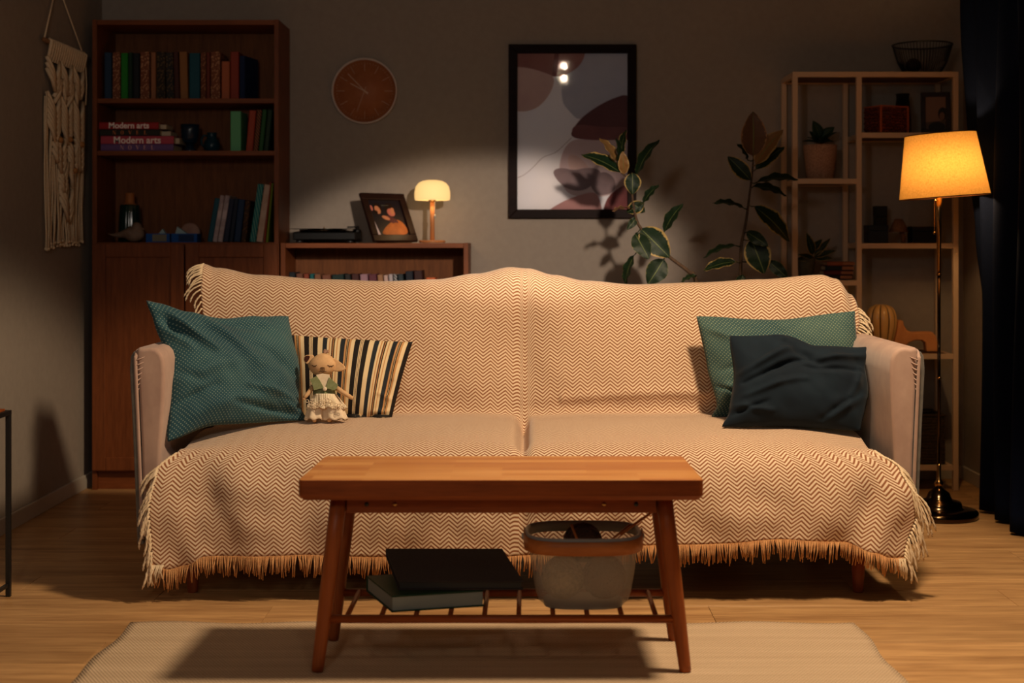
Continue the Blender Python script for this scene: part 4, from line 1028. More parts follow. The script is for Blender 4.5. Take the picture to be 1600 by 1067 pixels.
def column(u):
    """one lengthwise thread of the throw from behind the back to the hem"""
    Xm = -1.12+u*2.24
    Xt = LE[2][1]+u*(RE[2][1]-LE[2][1]); H = interp(HT, Xt); zh = interp(HH, interp(LE, 15)*(1-u)+interp(RE, 15)*u)
    g = G_(Xm-XC, .018); g2 = G_(Xm-XC, .10)
    e = abs(Xm)/1.12
    zs = .479-.030*max(0, e-.75)**1.4*8-.058*g - .008*g2 + .004*noise.noise(Vector((Xm*4, 0, 7)))
    xc = .53; bul = .028*max(0, 1-((abs(Xm-XC)-xc)/.52)**2) - .012*G_(Xm-XC, .06)
    pts = [(5.235, .60), (5.232, .78), (5.205, H-.035), (5.13, H), (5.065, H-.012), (5.018, H-.075), (4.985-bul*.9, min(.72, H-.16)), (4.945-bul, .575), (4.925-bul*.3, .492-.008*g2), (4.872, zs-.003), (4.72, zs+.003), (4.56, zs-.002), (4.425, zs-.015), (4.335+.030*g, .437-.012*g-.02*max(0, e-.8)), (4.278+.022*g, .385), (4.246+.008*g, .285), (4.232, zh)]
    out = cr(pts, NV); res = []
    for k, p in enumerate(out):
        i = k/NV*(NPF-1)
        wl, wr_ = (1-u)**7, u**7
        x = -1.13*(1-u)+1.11*u + (interp(LE, i)+1.13)*wl + (interp(RE, i)-1.11)*wr_
        Y, z = p.x, p.y
        if i > 12.6:      # front drape folds
            a = min(1, (i-12.6)/2.6)
            f = noise.noise(Vector((x*5.5+.25*z*5, z*1.4, 2.0)))*.020 + noise.noise(Vector((x*13-z*3.0, z*2.6, 9.0)))*.008 + .005*math.sin(x*21+z*4)
            f += .018*G_((x+z*.45)+.94, .05) - .014*G_((x+z*.5)+.80, .05) + .014*G_((x-z*.6)-.72, .06) - .013*G_((x-z*.6)-.83, .045)+.012*G_((x-z*.6)-.93, .04)
            dn = noise.noise(Vector((x*7+z*9, z*9-x*4, 4.0)))*.009
            Y -= a*(f+dn) + a*.006
        elif 4 < i < 9:
            f = noise.noise(Vector((x*3.2, z*4.5, 5.0)))*.010 + noise.noise(Vector((x*9+z*6, z*8, 1.0)))*.0035
            f += .010*G_(z-.52-.03*math.sin(x*3), .018)*(1 if x > .1 else .3)
            Y -= f*min(1, (i-4))*min(1, 9-i)
        elif 9 <= i <= 12.6:
            z += .0035*noise.noise(Vector((x*6, Y*7, 3.0)))*min(1, i-9)*min(1, (12.6-i)*1.5)
        res.append(Vector((x, Y, z)))
    return res, out
NU = 380
both = [column(i/NU) for i in range(NU+1)]; cols_ = [b[0] for b in both]; smooth_ = [b[1] for b in both]
tb = MB(); vs = []; uvs = []
for i, c in enumerate(cols_):
    acc = [0]
    for k in range(NV):
        acc.append(acc[-1]+math.hypot(smooth_[i][k+1].x-smooth_[i][k].x, smooth_[i][k+1].y-smooth_[i][k].y))
    ref = acc[int(NV*9/16)]
    for k in range(NV+1): vs.append(c[k]); uvs.append((-1.12+i/NU*2.24, acc[k]-ref))
q_ = NV+1
tb.add(vs, [(i*q_+k, i*q_+k+1, (i+1)*q_+k+1, (i+1)*q_+k) for i in range(NU) for k in range(NV)], 0, True, uvs)
th = thing('throw_blanket', 'fringed cream and brown herringbone throw covering sofa back and seat', 'throw', (0, 4.23, .13))
obj('cloth', tb, M_throw, th, world=True, solid=.003)
fr = MB()
for k in range(560):       # hem fringe
    u = (k+.5)/560; i = min(NU-1, int(u*NU)); f = u*NU-i
    a = cols_[i][-1]*(1-f)+cols_[i+1][-1]*f; grp = k//4
    gr_ = random.Random(grp*13+1); cx = gr_.uniform(-.004, .004); L = .052+gr_.uniform(-.012, .010); cx *= 1.8
    m_ = (k % 4-1.5)*-.0012
    d = Vector((cx+m_+R.uniform(-.0045, .0045), R.uniform(-.006, .004), -L+R.uniform(-.006, .006)))
    mid = a+d*.5+Vector((R.uniform(-.003, .003), -.004, 0))
    fr.tube([a+Vector((0, -.001, .003)), mid, a+d], [.0016, .0015, .0012], 4)
o = obj('hem_fringe', fr, M_fringe, th, world=True); o['kind'] = 'stuff'; o['label'] = 'golden brown hem fringe'
sd = MB()
def side_fringe(col, k0, k1, n, dirx, L0, r, ang, seed):
    rr = random.Random(seed)
    for j in range(n):
        k = k0+(k1-k0)*(j+.5)/n; a = col[int(k)].lerp(col[min(int(k)+1, NV)], k-int(k)); a = a+Vector((0, -.003, 0))
        an = ang(j/n)+rr.uniform(-.28, .28); L = L0*rr.uniform(.8, 1.2)
        p1 = a+Vector((dirx*math.sin(an)*L*.45, -.006, -math.cos(an)*L*.35)); p2 = a+Vector((dirx*math.sin(an)*L*.75, -.010+rr.uniform(-.006, .006), -math.cos(an)*L*.72-L*.06)); p3 = p2+Vector((dirx*math.sin(an*.5)*L*.25+rr.uniform(-.006, .006), 0, -L*.30))
        P = cr([a, p1, p2, p3], 7)
        for s_ in (-1, 1):
            sd.tube([p+Vector((s_*r*.6*math.cos(i*2.1), s_*r*.6*math.sin(i*2.1), 0)) for i, p in enumerate(P)], [r, r, r, r, r, r, r*.8, r*.45], 5)
kf = lambda i: NV*i/16
side_fringe(cols_[0], kf(13.1), kf(15.98), 38, -1, .066, .0029, lambda u: .75-.55*u, 1)
side_fringe(cols_[-1], kf(12.9), kf(15.98), 50, 1, .084, .0029, lambda u: .60-.30*u, 2)
side_fringe(cols_[0], kf(3.3), kf(6.3), 26, -1, .062, .0026, lambda u: 1.25-.9*u, 3)
side_fringe(cols_[-1], kf(4.4), kf(7.0), 24, 1, .058, .0026, lambda u: .9-.5*u, 4)
for j in range(10):       # corners
    for col, dx in ((cols_[0], -1), (cols_[-1], 1)):
        a = col[-1]+Vector((-dx*.004*j, -.004, 0)); L = .065-.003*j
        sd.tube([a, a+Vector((dx*.008+R.uniform(-.006, .006), -.004, -L*.5)), a+Vector((dx*.006+R.uniform(-.01, .01), -.004, -L))], [.0032, .003, .0018], 5)
o = obj('side_fringe', sd, M_fringeL, th, world=True); o['kind'] = 'stuff'; o['label'] = 'thick ivory twisted side fringe'

# ------------------------------------------------------------------ cushions
def cushion(name, label, cs, T, mat, folds, n=72, conc=.045, seed=0, wr=.006, group=None, corner=.0, pw_=.62, lift=0.0, extra=None, out=None):
    BL, BR, TR, TL = [Vector(c) for c in cs]
    Wd = ((BR-BL).length+(TR-TL).length)/2; Hd = ((TL-BL).length+(TR-BR).length)/2
    t = thing(name, label, 'cushion', (BL+BR)/2, group=group)
    N = (BR-BL+TR-TL).cross(TL-BL+TR-BR).normalized()
    def P(s, v):
        ks = 1-conc*4*v*(1-v)*2*.5; kv = 1-conc*4*s*(1-s)*2*.5
        s2 = .5+(s-.5)*ks; v2 = .5+(v-.5)*kv
        p = (BL*(1-s2)+BR*s2)*(1-v2)+(TL*(1-s2)+TR*s2)*v2
        if out:
            ud = (BR-BL).normalized(); vd = (TL-BL).normalized()
            p = p + vd*(interp(out['t'], s)*v**1.5+interp(out['b'], s)*(1-v)**1.5) + ud*(interp(out['l'], v)*(1-s)**1.5+interp(out['r'], v)*s**1.5)
        return p
    def side(sg):
        def fn(s, v):
            p = P(s, v)
            e = (max(0, 1-abs(2*s-1)**2.6)*max(0, 1-abs(2*v-1)**2.6))**pw_
            h = T/2*e
            if sg > 0:
                f = 0
                for (ax, ay, bx, by, wd, am) in folds:
                    dx, dy = bx-ax, by-ay; L2 = dx*dx+dy*dy; k = max(0, min(1, ((s-ax)*dx+(v-ay)*dy)/L2))
                    d = math.hypot(s-ax-k*dx, v-ay-k*dy); f += 1.5*am*math.exp(-(d/wd)**2)*(1-.55*abs(2*k-1))
                f += wr*(noise.noise(Vector((s*3.2+seed, v*3.2, seed)))+.45*noise.noise(Vector((s*8+seed, v*6+s*5, seed+3))))
                h += f*min(1, e*2.2)
            ed = 1-min(1, e*3)
            p = p + N*(h*sg) + N*(.007*ed*noise.noise(Vector((s*6+seed, v*6, 5))))
            return p
        return fn
    mb = MB().grid(side(1), n, n, 0, lambda s, v: (s*Wd, v*Hd)); m2 = len(mb.v)
    b = MB().grid(side(-1), n, n, 0, lambda s, v: (s*Wd, v*Hd))
    mb.add(b.v, [tuple(reversed(f)) for f in b.f], 0, True)
    for i, f in enumerate(b.f): mb.uv[len(b.f)+i] = list(reversed(b.uv[i]))
    obj('cover', mb, mat, t, world=True, merge=True)
    bd = [P(i/n, 0) for i in range(n)]+[P(1, i/n) for i in range(n)]+[P(1-i/n, 1) for i in range(n)]+[P(0, 1-i/n) for i in range(n+1)]
    bd2 = []
    for i, p in enumerate(bd):
        bd2.append(p)
    if extra: extra(t, P, N)
    return t
cushion('cushion', 'large teal cushion with pale dots leaning on the left sofa arm', [W(262, 690, 4.355), W(477, 657, 4.66), W(451, 494, 4.80), W(229, 472, 4.50)], .155, M_teal,
 [(.02, .98, .30, .62, .035, .022), (.02, .80, .14, .62, .03, .015), (.06, .97, .10, .70, .03, -.014), (.30, .98, .62, .48, .045, .012), (.35, .95, .80, .80, .05, -.012), (.62, .66, 1.0, .30, .05, -.012), (.55, .30, 1, .12, .03, .016), (.45, .16, .98, .02, .025, -.016), (.0, .36, .4, .5, .05, .008), (.05, .45, .2, .35, .03, -.01), (.2, .12, .7, .2, .06, .01), (.8, .15, 1, .05, .02, .012), (.0, .22, .3, .30, .03, -.010)], seed=1, wr=.014, conc=.015, out={'t': [(0, .006), (.08, .004), (.25, -.018), (.48, -.030), (.75, -.010), (1, 0)], 'b': [(0, 0), (.3, .026), (.7, .012), (1, 0)], 'l': [(0, 0), (.3, .022), (.6, .036), (.85, .012), (1, 0)], 'r': [(0, .004), (.15, -.010), (.5, .012), (1, 0)]})
def gusset(t, P, N):
    # printed underside hem that shows below the stripes
    a = [P(.28+.70*i/12, .0) for i in range(13)]
    mb = MB()
    rows = []
    for j, (dn, dz) in enumerate(((.004, .012), (.030, .006), (.036, -.006), (.022, -.014), (.0, -.012))):
        rows.append([p+N*dn*(.6+.5*math.sin(i*1.3+.4))+Vector((.0, 0, dz)) for i, p in enumerate(a)])
    vs = [p for r_ in rows for p in r_]; k = len(a)
    mb.add(vs, [(j*k+i, j*k+i+1, (j+1)*k+i+1, (j+1)*k+i) for j in range(4) for i in range(k-1)], 0, True)
    o = obj('printed_hem', mb, M_floralbw, t, world=True, solid=.003); o['label'] = 'black and cream floral printed lower edge'
cushion('cushion', 'cream and black vertically striped cushion behind the plush doll', [W(462, 655, 4.79), W(612, 655, 4.80), W(645, 534, 4.89), W(452, 523, 4.89)], .105, M_stripe,
 [(.88, .95, .93, .5, .03, .008), (.93, .7, .90, .1, .02, -.010), (.82, .3, .98, .22, .03, .006), (.8, .06, 1, .1, .03, .008)], seed=4, wr=.006, conc=.02, extra=gusset)
cushion('cushion', 'pale green teal dotted cushion behind the navy one', [W(1112, 652, 4.80), W(1352, 655, 4.80), W(1336, 486, 4.875), W(1088, 494, 4.875)], .115, M_teal2,
 [(.0, .02, .10, .30, .03, .014), (.02, .30, .20, .20, .02, -.010), (.1, .45, .3, .55, .03, -.007), (.0, .9, .25, .75, .04, .008), (.4, .98, .5, .8, .05, -.006)], seed=8, wr=.010, conc=.015, out={'t': [(0, 0), (.5, -.018), (1, 0)], 'b': [(0, 0), (1, 0)], 'l': [(0, 0), (.12, .022), (.5, .006), (1, 0)], 'r': [(0, 0), (1, 0)]})
cushion('cushion', 'dark navy linen cushion in front at the right sofa arm', [W(1128, 667, 4.52), W(1345, 673, 4.54), W(1366, 543, 4.66), W(1140, 524, 4.66)], .15, M_navy,
 [(.05, .55, .42, .82, .035, .016), (.08, .44, .55, .74, .028, -.018), (.40, .88, .62, .70, .05, -.020), (.50, .72, .98, .86, .04, .014), (.1, .30, .5, .48, .03, .010), (.5, .62, .95, .66, .03, -.010), (.02, .2, .3, .12, .03, .012), (.0, .10, .25, .22, .025, -.012), (.75, .1, .95, .35, .04, .010), (.70, .08, .85, .3, .03, -.010), (.85, .3, .95, .7, .03, .010), (.3, .98, .5, .8, .04, .012)], seed=12, wr=.016, conc=.012, out={'t': [(0, 0), (.38, .018), (.6, -.010), (.8, -.006), (1, .004)], 'b': [(0, 0), (.5, .006), (1, 0)], 'l': [(0, 0), (.15, .016), (.5, .022), (1, 0)], 'r': [(0, 0), (.4, .008), (.8, -.016), (1, 0)]})

# ------------------------------------------------------------------ plush doll
DY = 4.63; DS = DY/FPX
dz0 = CAMZ-(659-CY)*DS
dl = thing('plush_doll', 'beige plush animal doll with green jacket and white trousers on seat', 'doll', (X_(508, DY), DY, dz0-.001), (math.radians(-9), 0, 0))
def D(zx, zy, y=0.0): return Vector(((440+zx/6.668-508)*DS, y, (659-520-zy/6.668)*DS+.001))
M_felt = mottled('beige_linen', (206, 166, 122), (220, 180, 136), 60, .95, .2, .001)
M_felt2 = base('dark_brown_felt', (66, 34, 26), .95); M_wh = mottled('white_cotton', (226, 206, 178), (238, 220, 194), 60, .95, .2, .001)
M_grn = mottled('sage_wool', (124, 132, 92), (140, 146, 108), 80, .95, .3, .001); M_thread = base('dark_thread', (58, 38, 28), .8)
c = D(412, 335, -.004); hw2, hh2 = 150/6.668*DS, 122/6.668*DS
def headfn(p):
    z = p.z/hh2; k = 1-.22*max(0, z)-.10*max(0, -z)
    return Vector((p.x*k+.10*hh2*max(0, z), p.y, p.z))
hd = obj('head', MB().ball(c, (hw2, .034, hh2), 28, 18, 0, None, headfn), M_felt, dl)
def earp(name, pts, m, y0, y1): 
    o = obj(name, MB().prism([(D(*p).x, D(*p).z) for p in chaikin(pts, 2)], y0, y1), m, dl, bevel=.003, seg=2, fixn=True); return o
earp('ear', [(490, 250), (560, 278), (620, 320), (662, 362), (650, 392), (600, 404), (545, 405), (500, 380)], M_felt, -.012, .004)
earp('ear', [(330, 235), (275, 226), (222, 236), (212, 290), (245, 330), (300, 320)], M_felt, -.004, .008)
earp('inner_ear', [(285, 240), (245, 236), (226, 250), (224, 292), (246, 310), (270, 286)], M_felt2, -.007, -.004)
earp('topknot', [(418, 215), (425, 178), (440, 166), (452, 190), (474, 172), (482, 200), (462, 216)], mottled('mauve_knot', (116, 74, 66), (206, 170, 144), 90, .9, 0), -.012, .004)
fm = MB()
def surf(zx, zy):
    p = D(zx, zy); dx = (p.x-c.x)/hw2; dz = (p.z-c.z)/hh2; y = -.0345*math.sqrt(max(0.02, 1-dx*dx-dz*dz)); return Vector((p.x, c.y+y-.0006, p.z))
for P in ([(318, 345), (338, 356), (355, 354), (370, 346)], [(482, 345), (500, 354), (520, 354), (540, 345)]):
    fm.tube([surf(*p) for p in P], .0011, 5)
    for (x, y) in P[1:3]: fm.tube([surf(x, y), surf(x+(-6 if x < 400 else 6), y+12)], .0006, 4)
for x in (412, 424, 436, 448): fm.tube([surf(x, 374), surf(x, 408)], .0006, 4)
fm.tube([surf(408, 374), surf(430, 370), surf(452, 374)], .0010, 4); fm.tube([surf(392, 412), surf(410, 408), surf(430, 416), surf(450, 408), surf(468, 412)], .0008, 4)
obj('stitched_face', fm, M_thread, dl)
torso = MB().lathe([(0, 0), (.034, .0), (.036, .02), (.032, .055), (.026, .085), (.016, .105), (0, .108)], (D(440, 800).x, .004, D(440, 800).z), 24)
obj('torso', torso, M_felt, dl)
obj('jacket', MB().lathe([(.0330, .030), (.0375, .036), (.0350, .060), (.0300, .086), (.0180, .104)], (D(440, 800).x, .004, D(440, 800).z), 24), M_grn, dl, solid=.0015)
obj('collar', MB().prism([(D(*p).x, D(*p).z) for p in [(362, 446), (430, 432), (500, 442), (512, 490), (462, 580), (452, 590), (400, 510)]], -.034, -.031), M_wh, dl, bevel=.001)
for P in ([(300, 492), (372, 458), (404, 500), (452, 584), (345, 606), (328, 545)], [(500, 470), (560, 520), (598, 548), (578, 596), (552, 606), (464, 584), (478, 540)]):
    obj('lapel', MB().prism([(D(*p).x, D(*p).z) for p in P], -.0375, -.0335), M_grn, dl, bevel=.001, fixn=True)
obj('button', MB().lathe([(0, 0), (.0066, 0), (.0068, .002), (.0055, .0035), (0, .0035)], tuple(D(462, 592, -.038)), 16, M=Ry), M_wh, dl)
obj('arm', MB().tube([D(322, 560, -.014), D(300, 610, -.022), D(262, 660, -.026), D(240, 690, -.028)], [.008, .0075, .0065, .0055], 10).ball(D(241, 690, -.028), .0056, 10, 6), M_felt, dl)
obj('arm', MB().tube([D(565, 575, -.016), D(620, 612, -.024), D(680, 648, -.030), D(738, 682, -.032)], [.009, .0085, .0075, .0062], 10).ball(D(739, 682, -.032), .0062, 10, 6), M_felt, dl)
def flare(pts0, pts1, y, dy, n, rows=6):
    """gathered cloth hanging between an upper and a lower ellipse"""
    def fn(u, v):
        a = 2*PI*u; (x0, x1, z0, d0), (x2, x3, z2, d2) = pts0, pts1
        xa = (x0+x1)/2*(1-v)+(x2+x3)/2*v; rx = (x1-x0)/2*(1-v)+(x3-x2)/2*v; z = z0*(1-v)+z2*v; d = d0*(1-v)+d2*v
        w_ = 1+.10*v*math.sin(a*n)
        return Vector((xa+rx*w_*math.cos(a), y+d*w_*math.sin(a), z+.003*v*math.sin(a*n+1)))
    return fn
A = lambda zx, zy: D(zx, zy)
for (x0, x1, x2, x3) in ((300, 440, 248, 440), (430, 600, 436, 684)):
    obj('trouser_leg', MB().grid(flare((A(x0, 0).x, A(x1, 0).x, A(0, 690).z, .024), (A(x2, 0).x, A(x3, 0).x, A(0, 905).z, .028), -.006, 0, 6), 48, 10), M_wh, dl, solid=.001)
obj('lace_skirt', MB().grid(flare((A(335, 0).x, A(560, 0).x, A(0, 640).z, .036), (A(272, 0).x, A(668, 0).x, A(0, 790).z, .042), -.002, 0, 13), 96, 10), stripes('lace', (196, 176, 140), (244, 230, 204), 150, .6, .35, 0, .95), dl, solid=.001)
lc = MB()
for k in range(26):
    u = k/25; x = 285+u*375; z = 700+26*math.sin(u*9)+u*20+(k % 2)*34
    lc.ring(D(x, z+18, -.046+.004*math.sin(k)), .0046, .0010, 12, 4, 0, 'y')
o = obj('lace_loops', lc, M_wh, dl); o['kind'] = 'stuff'
for x in (352, 506): obj('foot', MB().ball(D(x, 908, -.020), (.0075, .012, .0078), 14, 10), M_felt, dl)
obj('leg', MB().tube([D(352, 760, -.004), D(352, 900, -.014)], .006, 8).tube([D(500, 760, -.004), D(506, 900, -.014)], .006, 8), M_felt, dl)

# ------------------------------------------------------------------ coffee table
TY = 3.665; tx = -.074
tt = thing('coffee_table', 'wooden coffee table with splayed legs and spindle shelf on rug', 'table', (tx, TY, 0))
def rrect(hx, hy, r, n=6):
    P = []
    for (cx, cy, a0) in ((hx-r, hy-r, 0), (-hx+r, hy-r, PI/2), (-hx+r, -hy+r, PI), (hx-r, -hy+r, 3*PI/2)):
        for k in range(n+1): a = a0+PI/2*k/n; P.append((cx+r*math.cos(a), cy+r*math.sin(a)))
    return P
Z1, Z0 = .489, .438
def slab(P0, P1, za, zb):
    k = len(P0); mb = MB(); mb.add([Vector((x, y, za)) for x, y in P0]+[Vector((x, y, zb)) for x, y in P1], [tuple(range(k))[::-1], tuple(range(k, 2*k))]+[(i, (i+1) % k, (i+1) % k+k, i+k) for i in range(k)]); return mb
rz = .009
sl = slab(rrect(.485, .185, .026), rrect(.495, .195, .03), Z0, Z0+.010); e2 = slab(rrect(.495, .195, .03), rrect(.495, .195, .03), Z0+.010, Z1)
k = 28; mb = MB()
tp = lambda P: [(x*(1-.022*(y+.195)/.39), y) for x, y in P]
L0, L1, L2 = tp(rrect(.485, .185, .010)), tp(rrect(.495, .195, .012)), tp(rrect(.495, .195, .012))
mb.add([Vector((x, y, Z0)) for x, y in L0]+[Vector((x, y, Z0+.012)) for x, y in L1]+[Vector((x, y, Z1)) for x, y in L2], [tuple(range(k))[::-1]]+[(j*k+i, j*k+(i+1) % k, (j+1)*k+(i+1) % k, (j+1)*k+i) for j in range(2) for i in range(k)]+[tuple(range(2*k, 3*k))])
mb.mi[-1] = 1
obj('tabletop', mb, [M_tablex, M_stave], tt, bevel=.0015, seg=2)
lg = {}
for sx in (-1, 1):
    for sy in (-1, 1):
        top = Vector((sx*.405, sy*.115, Z0)); bot = Vector((sx*.456, sy*.140, .0065)); d = top-bot
        obj('leg', MB().tube([bot, bot+d*.04, bot+d*.3, bot+d*.75, top], [.0145, .0155, .018, .0205, .021], 18), M_tablez, tt); lg[(sx, sy)] = (bot, d)
for sy in (-1, 1):
    obj('apron', MB().box((-.385, sy*.118-.011, .396), (.385, sy*.118+.011, Z0-.0005)), M_tablex, tt, bevel=.002)
    for x in (-.335, -.265, .255, .335): obj('screw_cap', MB().lathe([(.0055, 0), (.0055, .0012), (0, .0013)], (x, sy*.118+sy*.0112, .418), 12, M=Matrix.Rotation(PI/2*sy*-1 if sy > 0 else PI/2, 4, 'X')), M_black if abs(x) > .3 else M_brass, tt)
for sx in (-1, 1): obj('apron', MB().box((sx*.395-.010, -.106, .396), (sx*.395+.010, .106, Z0-.0005)), M_tablez, tt, bevel=.002)
zs_ = .134
def onleg(sx, sy, z): b, d = lg[(sx, sy)]; return b+d*((z-b.z)/d.z)
for sy in (-1, 1):
    a, b = onleg(-1, sy, zs_), onleg(1, sy, zs_); obj('shelf_rail', MB().tube([a, b], .0105, 14), M_tablex, tt)
ya, yb_ = onleg(-1, -1, zs_).y, onleg(-1, 1, zs_).y
for k in range(10):
    x = -.385+.7700*k/9; obj('spindle', MB().tube([(x, ya+.004, zs_+.003), (x, yb_-.004, zs_+.003)], .0065, 10), M_tablez, tt)
ZS = zs_+.003+.0068

# folders on the table shelf
def folder(name, label, pts, th_, mcov, mpage):
    """pts: four ground corners (x,y,z) front-left, front-right, back-right, back-left"""
    P = [Vector(p) for p in pts]; c = sum(P, Vector())/4; t = thing(name, label, 'book', c)
    n = (P[1]-P[0]).cross(P[3]-P[0]).normalized(); cv = .004
    def sl_(a, b, ins=0.0):
        Q = [p+(c-p)*ins for p in P]; return MB().add([p+n*a for p in Q]+[p+n*b for p in Q], [(0, 3, 2, 1), (4, 5, 6, 7), (0, 1, 5, 4), (1, 2, 6, 5), (2, 3, 7, 6), (3, 0, 4, 7)])
    obj('back_cover', sl_(0, cv), mcov, t, world=True, bevel=.001); obj('front_cover', sl_(th_-cv, th_), mcov, t, world=True, bevel=.001)
    obj('page_block', sl_(cv, th_-cv, .03), mpage, t, world=True)
    obj('spine', MB().add([P[3]+n*0, P[2]+n*0, P[2]+n*th_, P[3]+n*th_, P[3]+n*0+(P[0]-P[3])*.015, P[2]+(P[1]-P[2])*.015, P[2]+n*th_+(P[1]-P[2])*.015, P[3]+n*th_+(P[0]-P[3])*.015], [(0, 1, 2, 3), (4, 7, 6, 5), (0, 4, 5, 1), (1, 5, 6, 2), (2, 6, 7, 3), (3, 7, 4, 0)]), mcov, t, world=True)
    return t
z0 = ZS+.001
folder('binder', 'dark green book with grey page edges on the table shelf', [(X_(612, 3.55), 3.55, z0), (X_(757, 3.60), 3.61, z0), (X_(700, 3.82)+.02, 3.83, z0), (X_(572, 3.76), 3.765, z0)], .042, bcol((14, 52, 30)), base('grey_pages', (140, 146, 140), .8))
g0 = z0+.042
folder('binder', 'wide black binder lying slanted on the dark green book', [(X_(622, 3.60), 3.60, g0+.002), (X_(818, 3.60), 3.60, g0+.002), (X_(785, 3.87), 3.85, g0+.030), (X_(604, 3.87), 3.85, g0+.030)], .024, mottled('charcoal_linen_cover', (50, 44, 44), (60, 52, 50), 150, .9, .2, .001), base('dark_pages', (58, 56, 54), .8))

# mesh basket
bt = thing('storage_caddy', 'grey mesh basket with folded bamboo handle on the table shelf', 'basket', (.133, 3.655, ZS+.0005))
def sup(a, hx, hy, p=3.4):
    c_, s_ = math.cos(a), math.sin(a); r = (abs(c_)**p+abs(s_)**p)**(-1/p); return hx*r*c_, hy*r*s_
def bprof(v): return .112+.031*v**.7, .088+.029*v**.7
def bwall(u, v):
    z = .178*v; hx, hy = bprof(v); f = 1-.10*max(0, 1-v*7)**2; x, y = sup(2*PI*u, hx*f, hy*f); return Vector((x, y, .003+z))
def mesh_mat():
    m = base('perforated_grey_plastic', (186, 176, 162), .55); t = NT(m)
    tc = t.n('ShaderNodeTexCoord'); sp = t.n('ShaderNodeSeparateXYZ'); t.l(tc.outputs['UV'], sp.inputs[0]); per = .0052
    u = t.m('DIVIDE', sp.outputs[0], per); v = t.m('DIVIDE', sp.outputs[1], per)
    def cell(o_):
        x = t.m('SUBTRACT', t.m('FRACT', t.m('ADD', u, o_)), .5); y = t.m('SUBTRACT', t.m('FRACT', t.m('ADD', v, o_)), .5); return t.m('SQRT', t.m('ADD', t.m('MULTIPLY', x, x), t.m('MULTIPLY', y, y)))
    d = t.m('MINIMUM', cell(0.0), cell(.5)); t.l(t.m('GREATER_THAN', d, .29), t.b.inputs['Alpha']); return m
obj('mesh_wall', MB().grid(bwall, 96, 12, 0, lambda u, v: (u*.86, v*.178)), mesh_mat(), bt)
M_gp = base('grey_plastic', (150, 150, 146), .45)
obj('bottom', MB().lathe([(0, .001), (1, .001), (1, .006), (0, .006)], n=48).__class__().add([Vector((*sup(2*PI*i/48, .112*.90, .088*.90), z)) for z in (.001, .007) for i in range(48)], [tuple(range(48))[::-1], tuple(range(48, 96))]+[(i, (i+1) % 48, (i+1) % 48+48, i+48) for i in range(48)], 0, True), M_gp, bt)
def rimfn(u, v):
    hx, hy = .143, .117; prof_ = [(0, .160), (.004, .160), (.006, .183), (.003, .187), (-.002, .187), (-.004, .180), (-.003, .160), (0, .160)]
    k = v*7; i = min(6, int(k)); f = k-i; d = prof_[i][0]*(1-f)+prof_[i+1][0]*f; z = prof_[i][1]*(1-f)+prof_[i+1][1]*f
    x, y = sup(2*PI*u, hx+d, hy+d); return Vector((x, y, z))
obj('rim', MB().grid(rimfn, 72, 7), M_gp, bt)
def hfn(u, v):       # U-shaped bamboo handle folded down over the front
    a = PI+PI*u; x, y = sup(a, .1525, .128); 
    zz = .146+.034*v-.0*abs(x); zz += .012*(abs(2*u-1)**3)
    return Vector((x, y, zz))
obj('handle', MB().grid(hfn, 48, 2), wood('bamboo_band', (150, 86, 42), (184, 112, 58), 'x', .45), bt, solid=.004)
for sx in (-1, 1): obj('handle_pivot', MB().lathe([(.008, -.006), (.008, .008), (0, .009)], (sx*.149, .0, .170), 14, M=Matrix.Rotation(PI/2*sx, 4, 'Y')), M_gp, bt)
def yarn(label, c, r, rgb, seed):
    t = thing('yarn_ball', label, 'yarn', (.133+c[0], 3.655+c[1], ZS+c[2]-r)); rr = random.Random(seed); m = mottled('yarn_%d' % seed, rgb, tuple(min(255, int(x*1.2)) for x in rgb), 90, .95, .3, .001)
    obj('core', MB().ball((0, 0, r), r*.93, 20, 14), m, t)
    mb = MB()
    for k in range(26):
        ax = Vector((rr.uniform(-1, 1), rr.uniform(-1, 1), rr.uniform(-1, 1))).normalized(); e1 = ax.orthogonal().normalized(); e2_ = ax.cross(e1); off = rr.uniform(-.4, .4); rr_ = r*math.sqrt(1-off*off)
        mb.tube([Vector((0, 0, r))+ax*off*r+(e1*math.cos(2*PI*i/24)+e2_*math.sin(2*PI*i/24))*rr_*.985 for i in range(25)], r*.045, 4, caps=False)
    o = obj('wound_strands', mb, m, t); o['kind'] = 'stuff'
yarn('grey beige yarn ball in left half of the mesh basket', (-.052, -.012, .068), .054, (168, 150, 118), 3)
yarn('brown yarn ball in right half of the mesh basket', (.054, -.010, .069), .055, (116, 78, 58), 5)
yarn('dark brown yarn ball on top inside the mesh basket', (.0, .022, .150), .050, (74, 52, 40), 9)
M_needle = wood('needle_wood', (166, 96, 50), (190, 116, 64), 'x', .4)
for (lab, a, b) in (('left knitting needle sticking up from dark yarn in basket', (-.008, -.035, .150), (-.030, .0, .200)), ('knitting needle slanting over the right basket rim', (.098, .02, .170), (.185, .01, .235)), ('second knitting needle crossing inside right end of basket', (.060, .0, .150), (.125, .04, .192))):
    o = obj('knitting_needle', MB().tube([(.133+a[0], 3.655+a[1], ZS+a[2]), (.133+b[0], 3.655+b[1], ZS+b[2])], .0035, 8), M_needle); tag(o, lab, 'knitting needle', 'knitting needles in the basket')

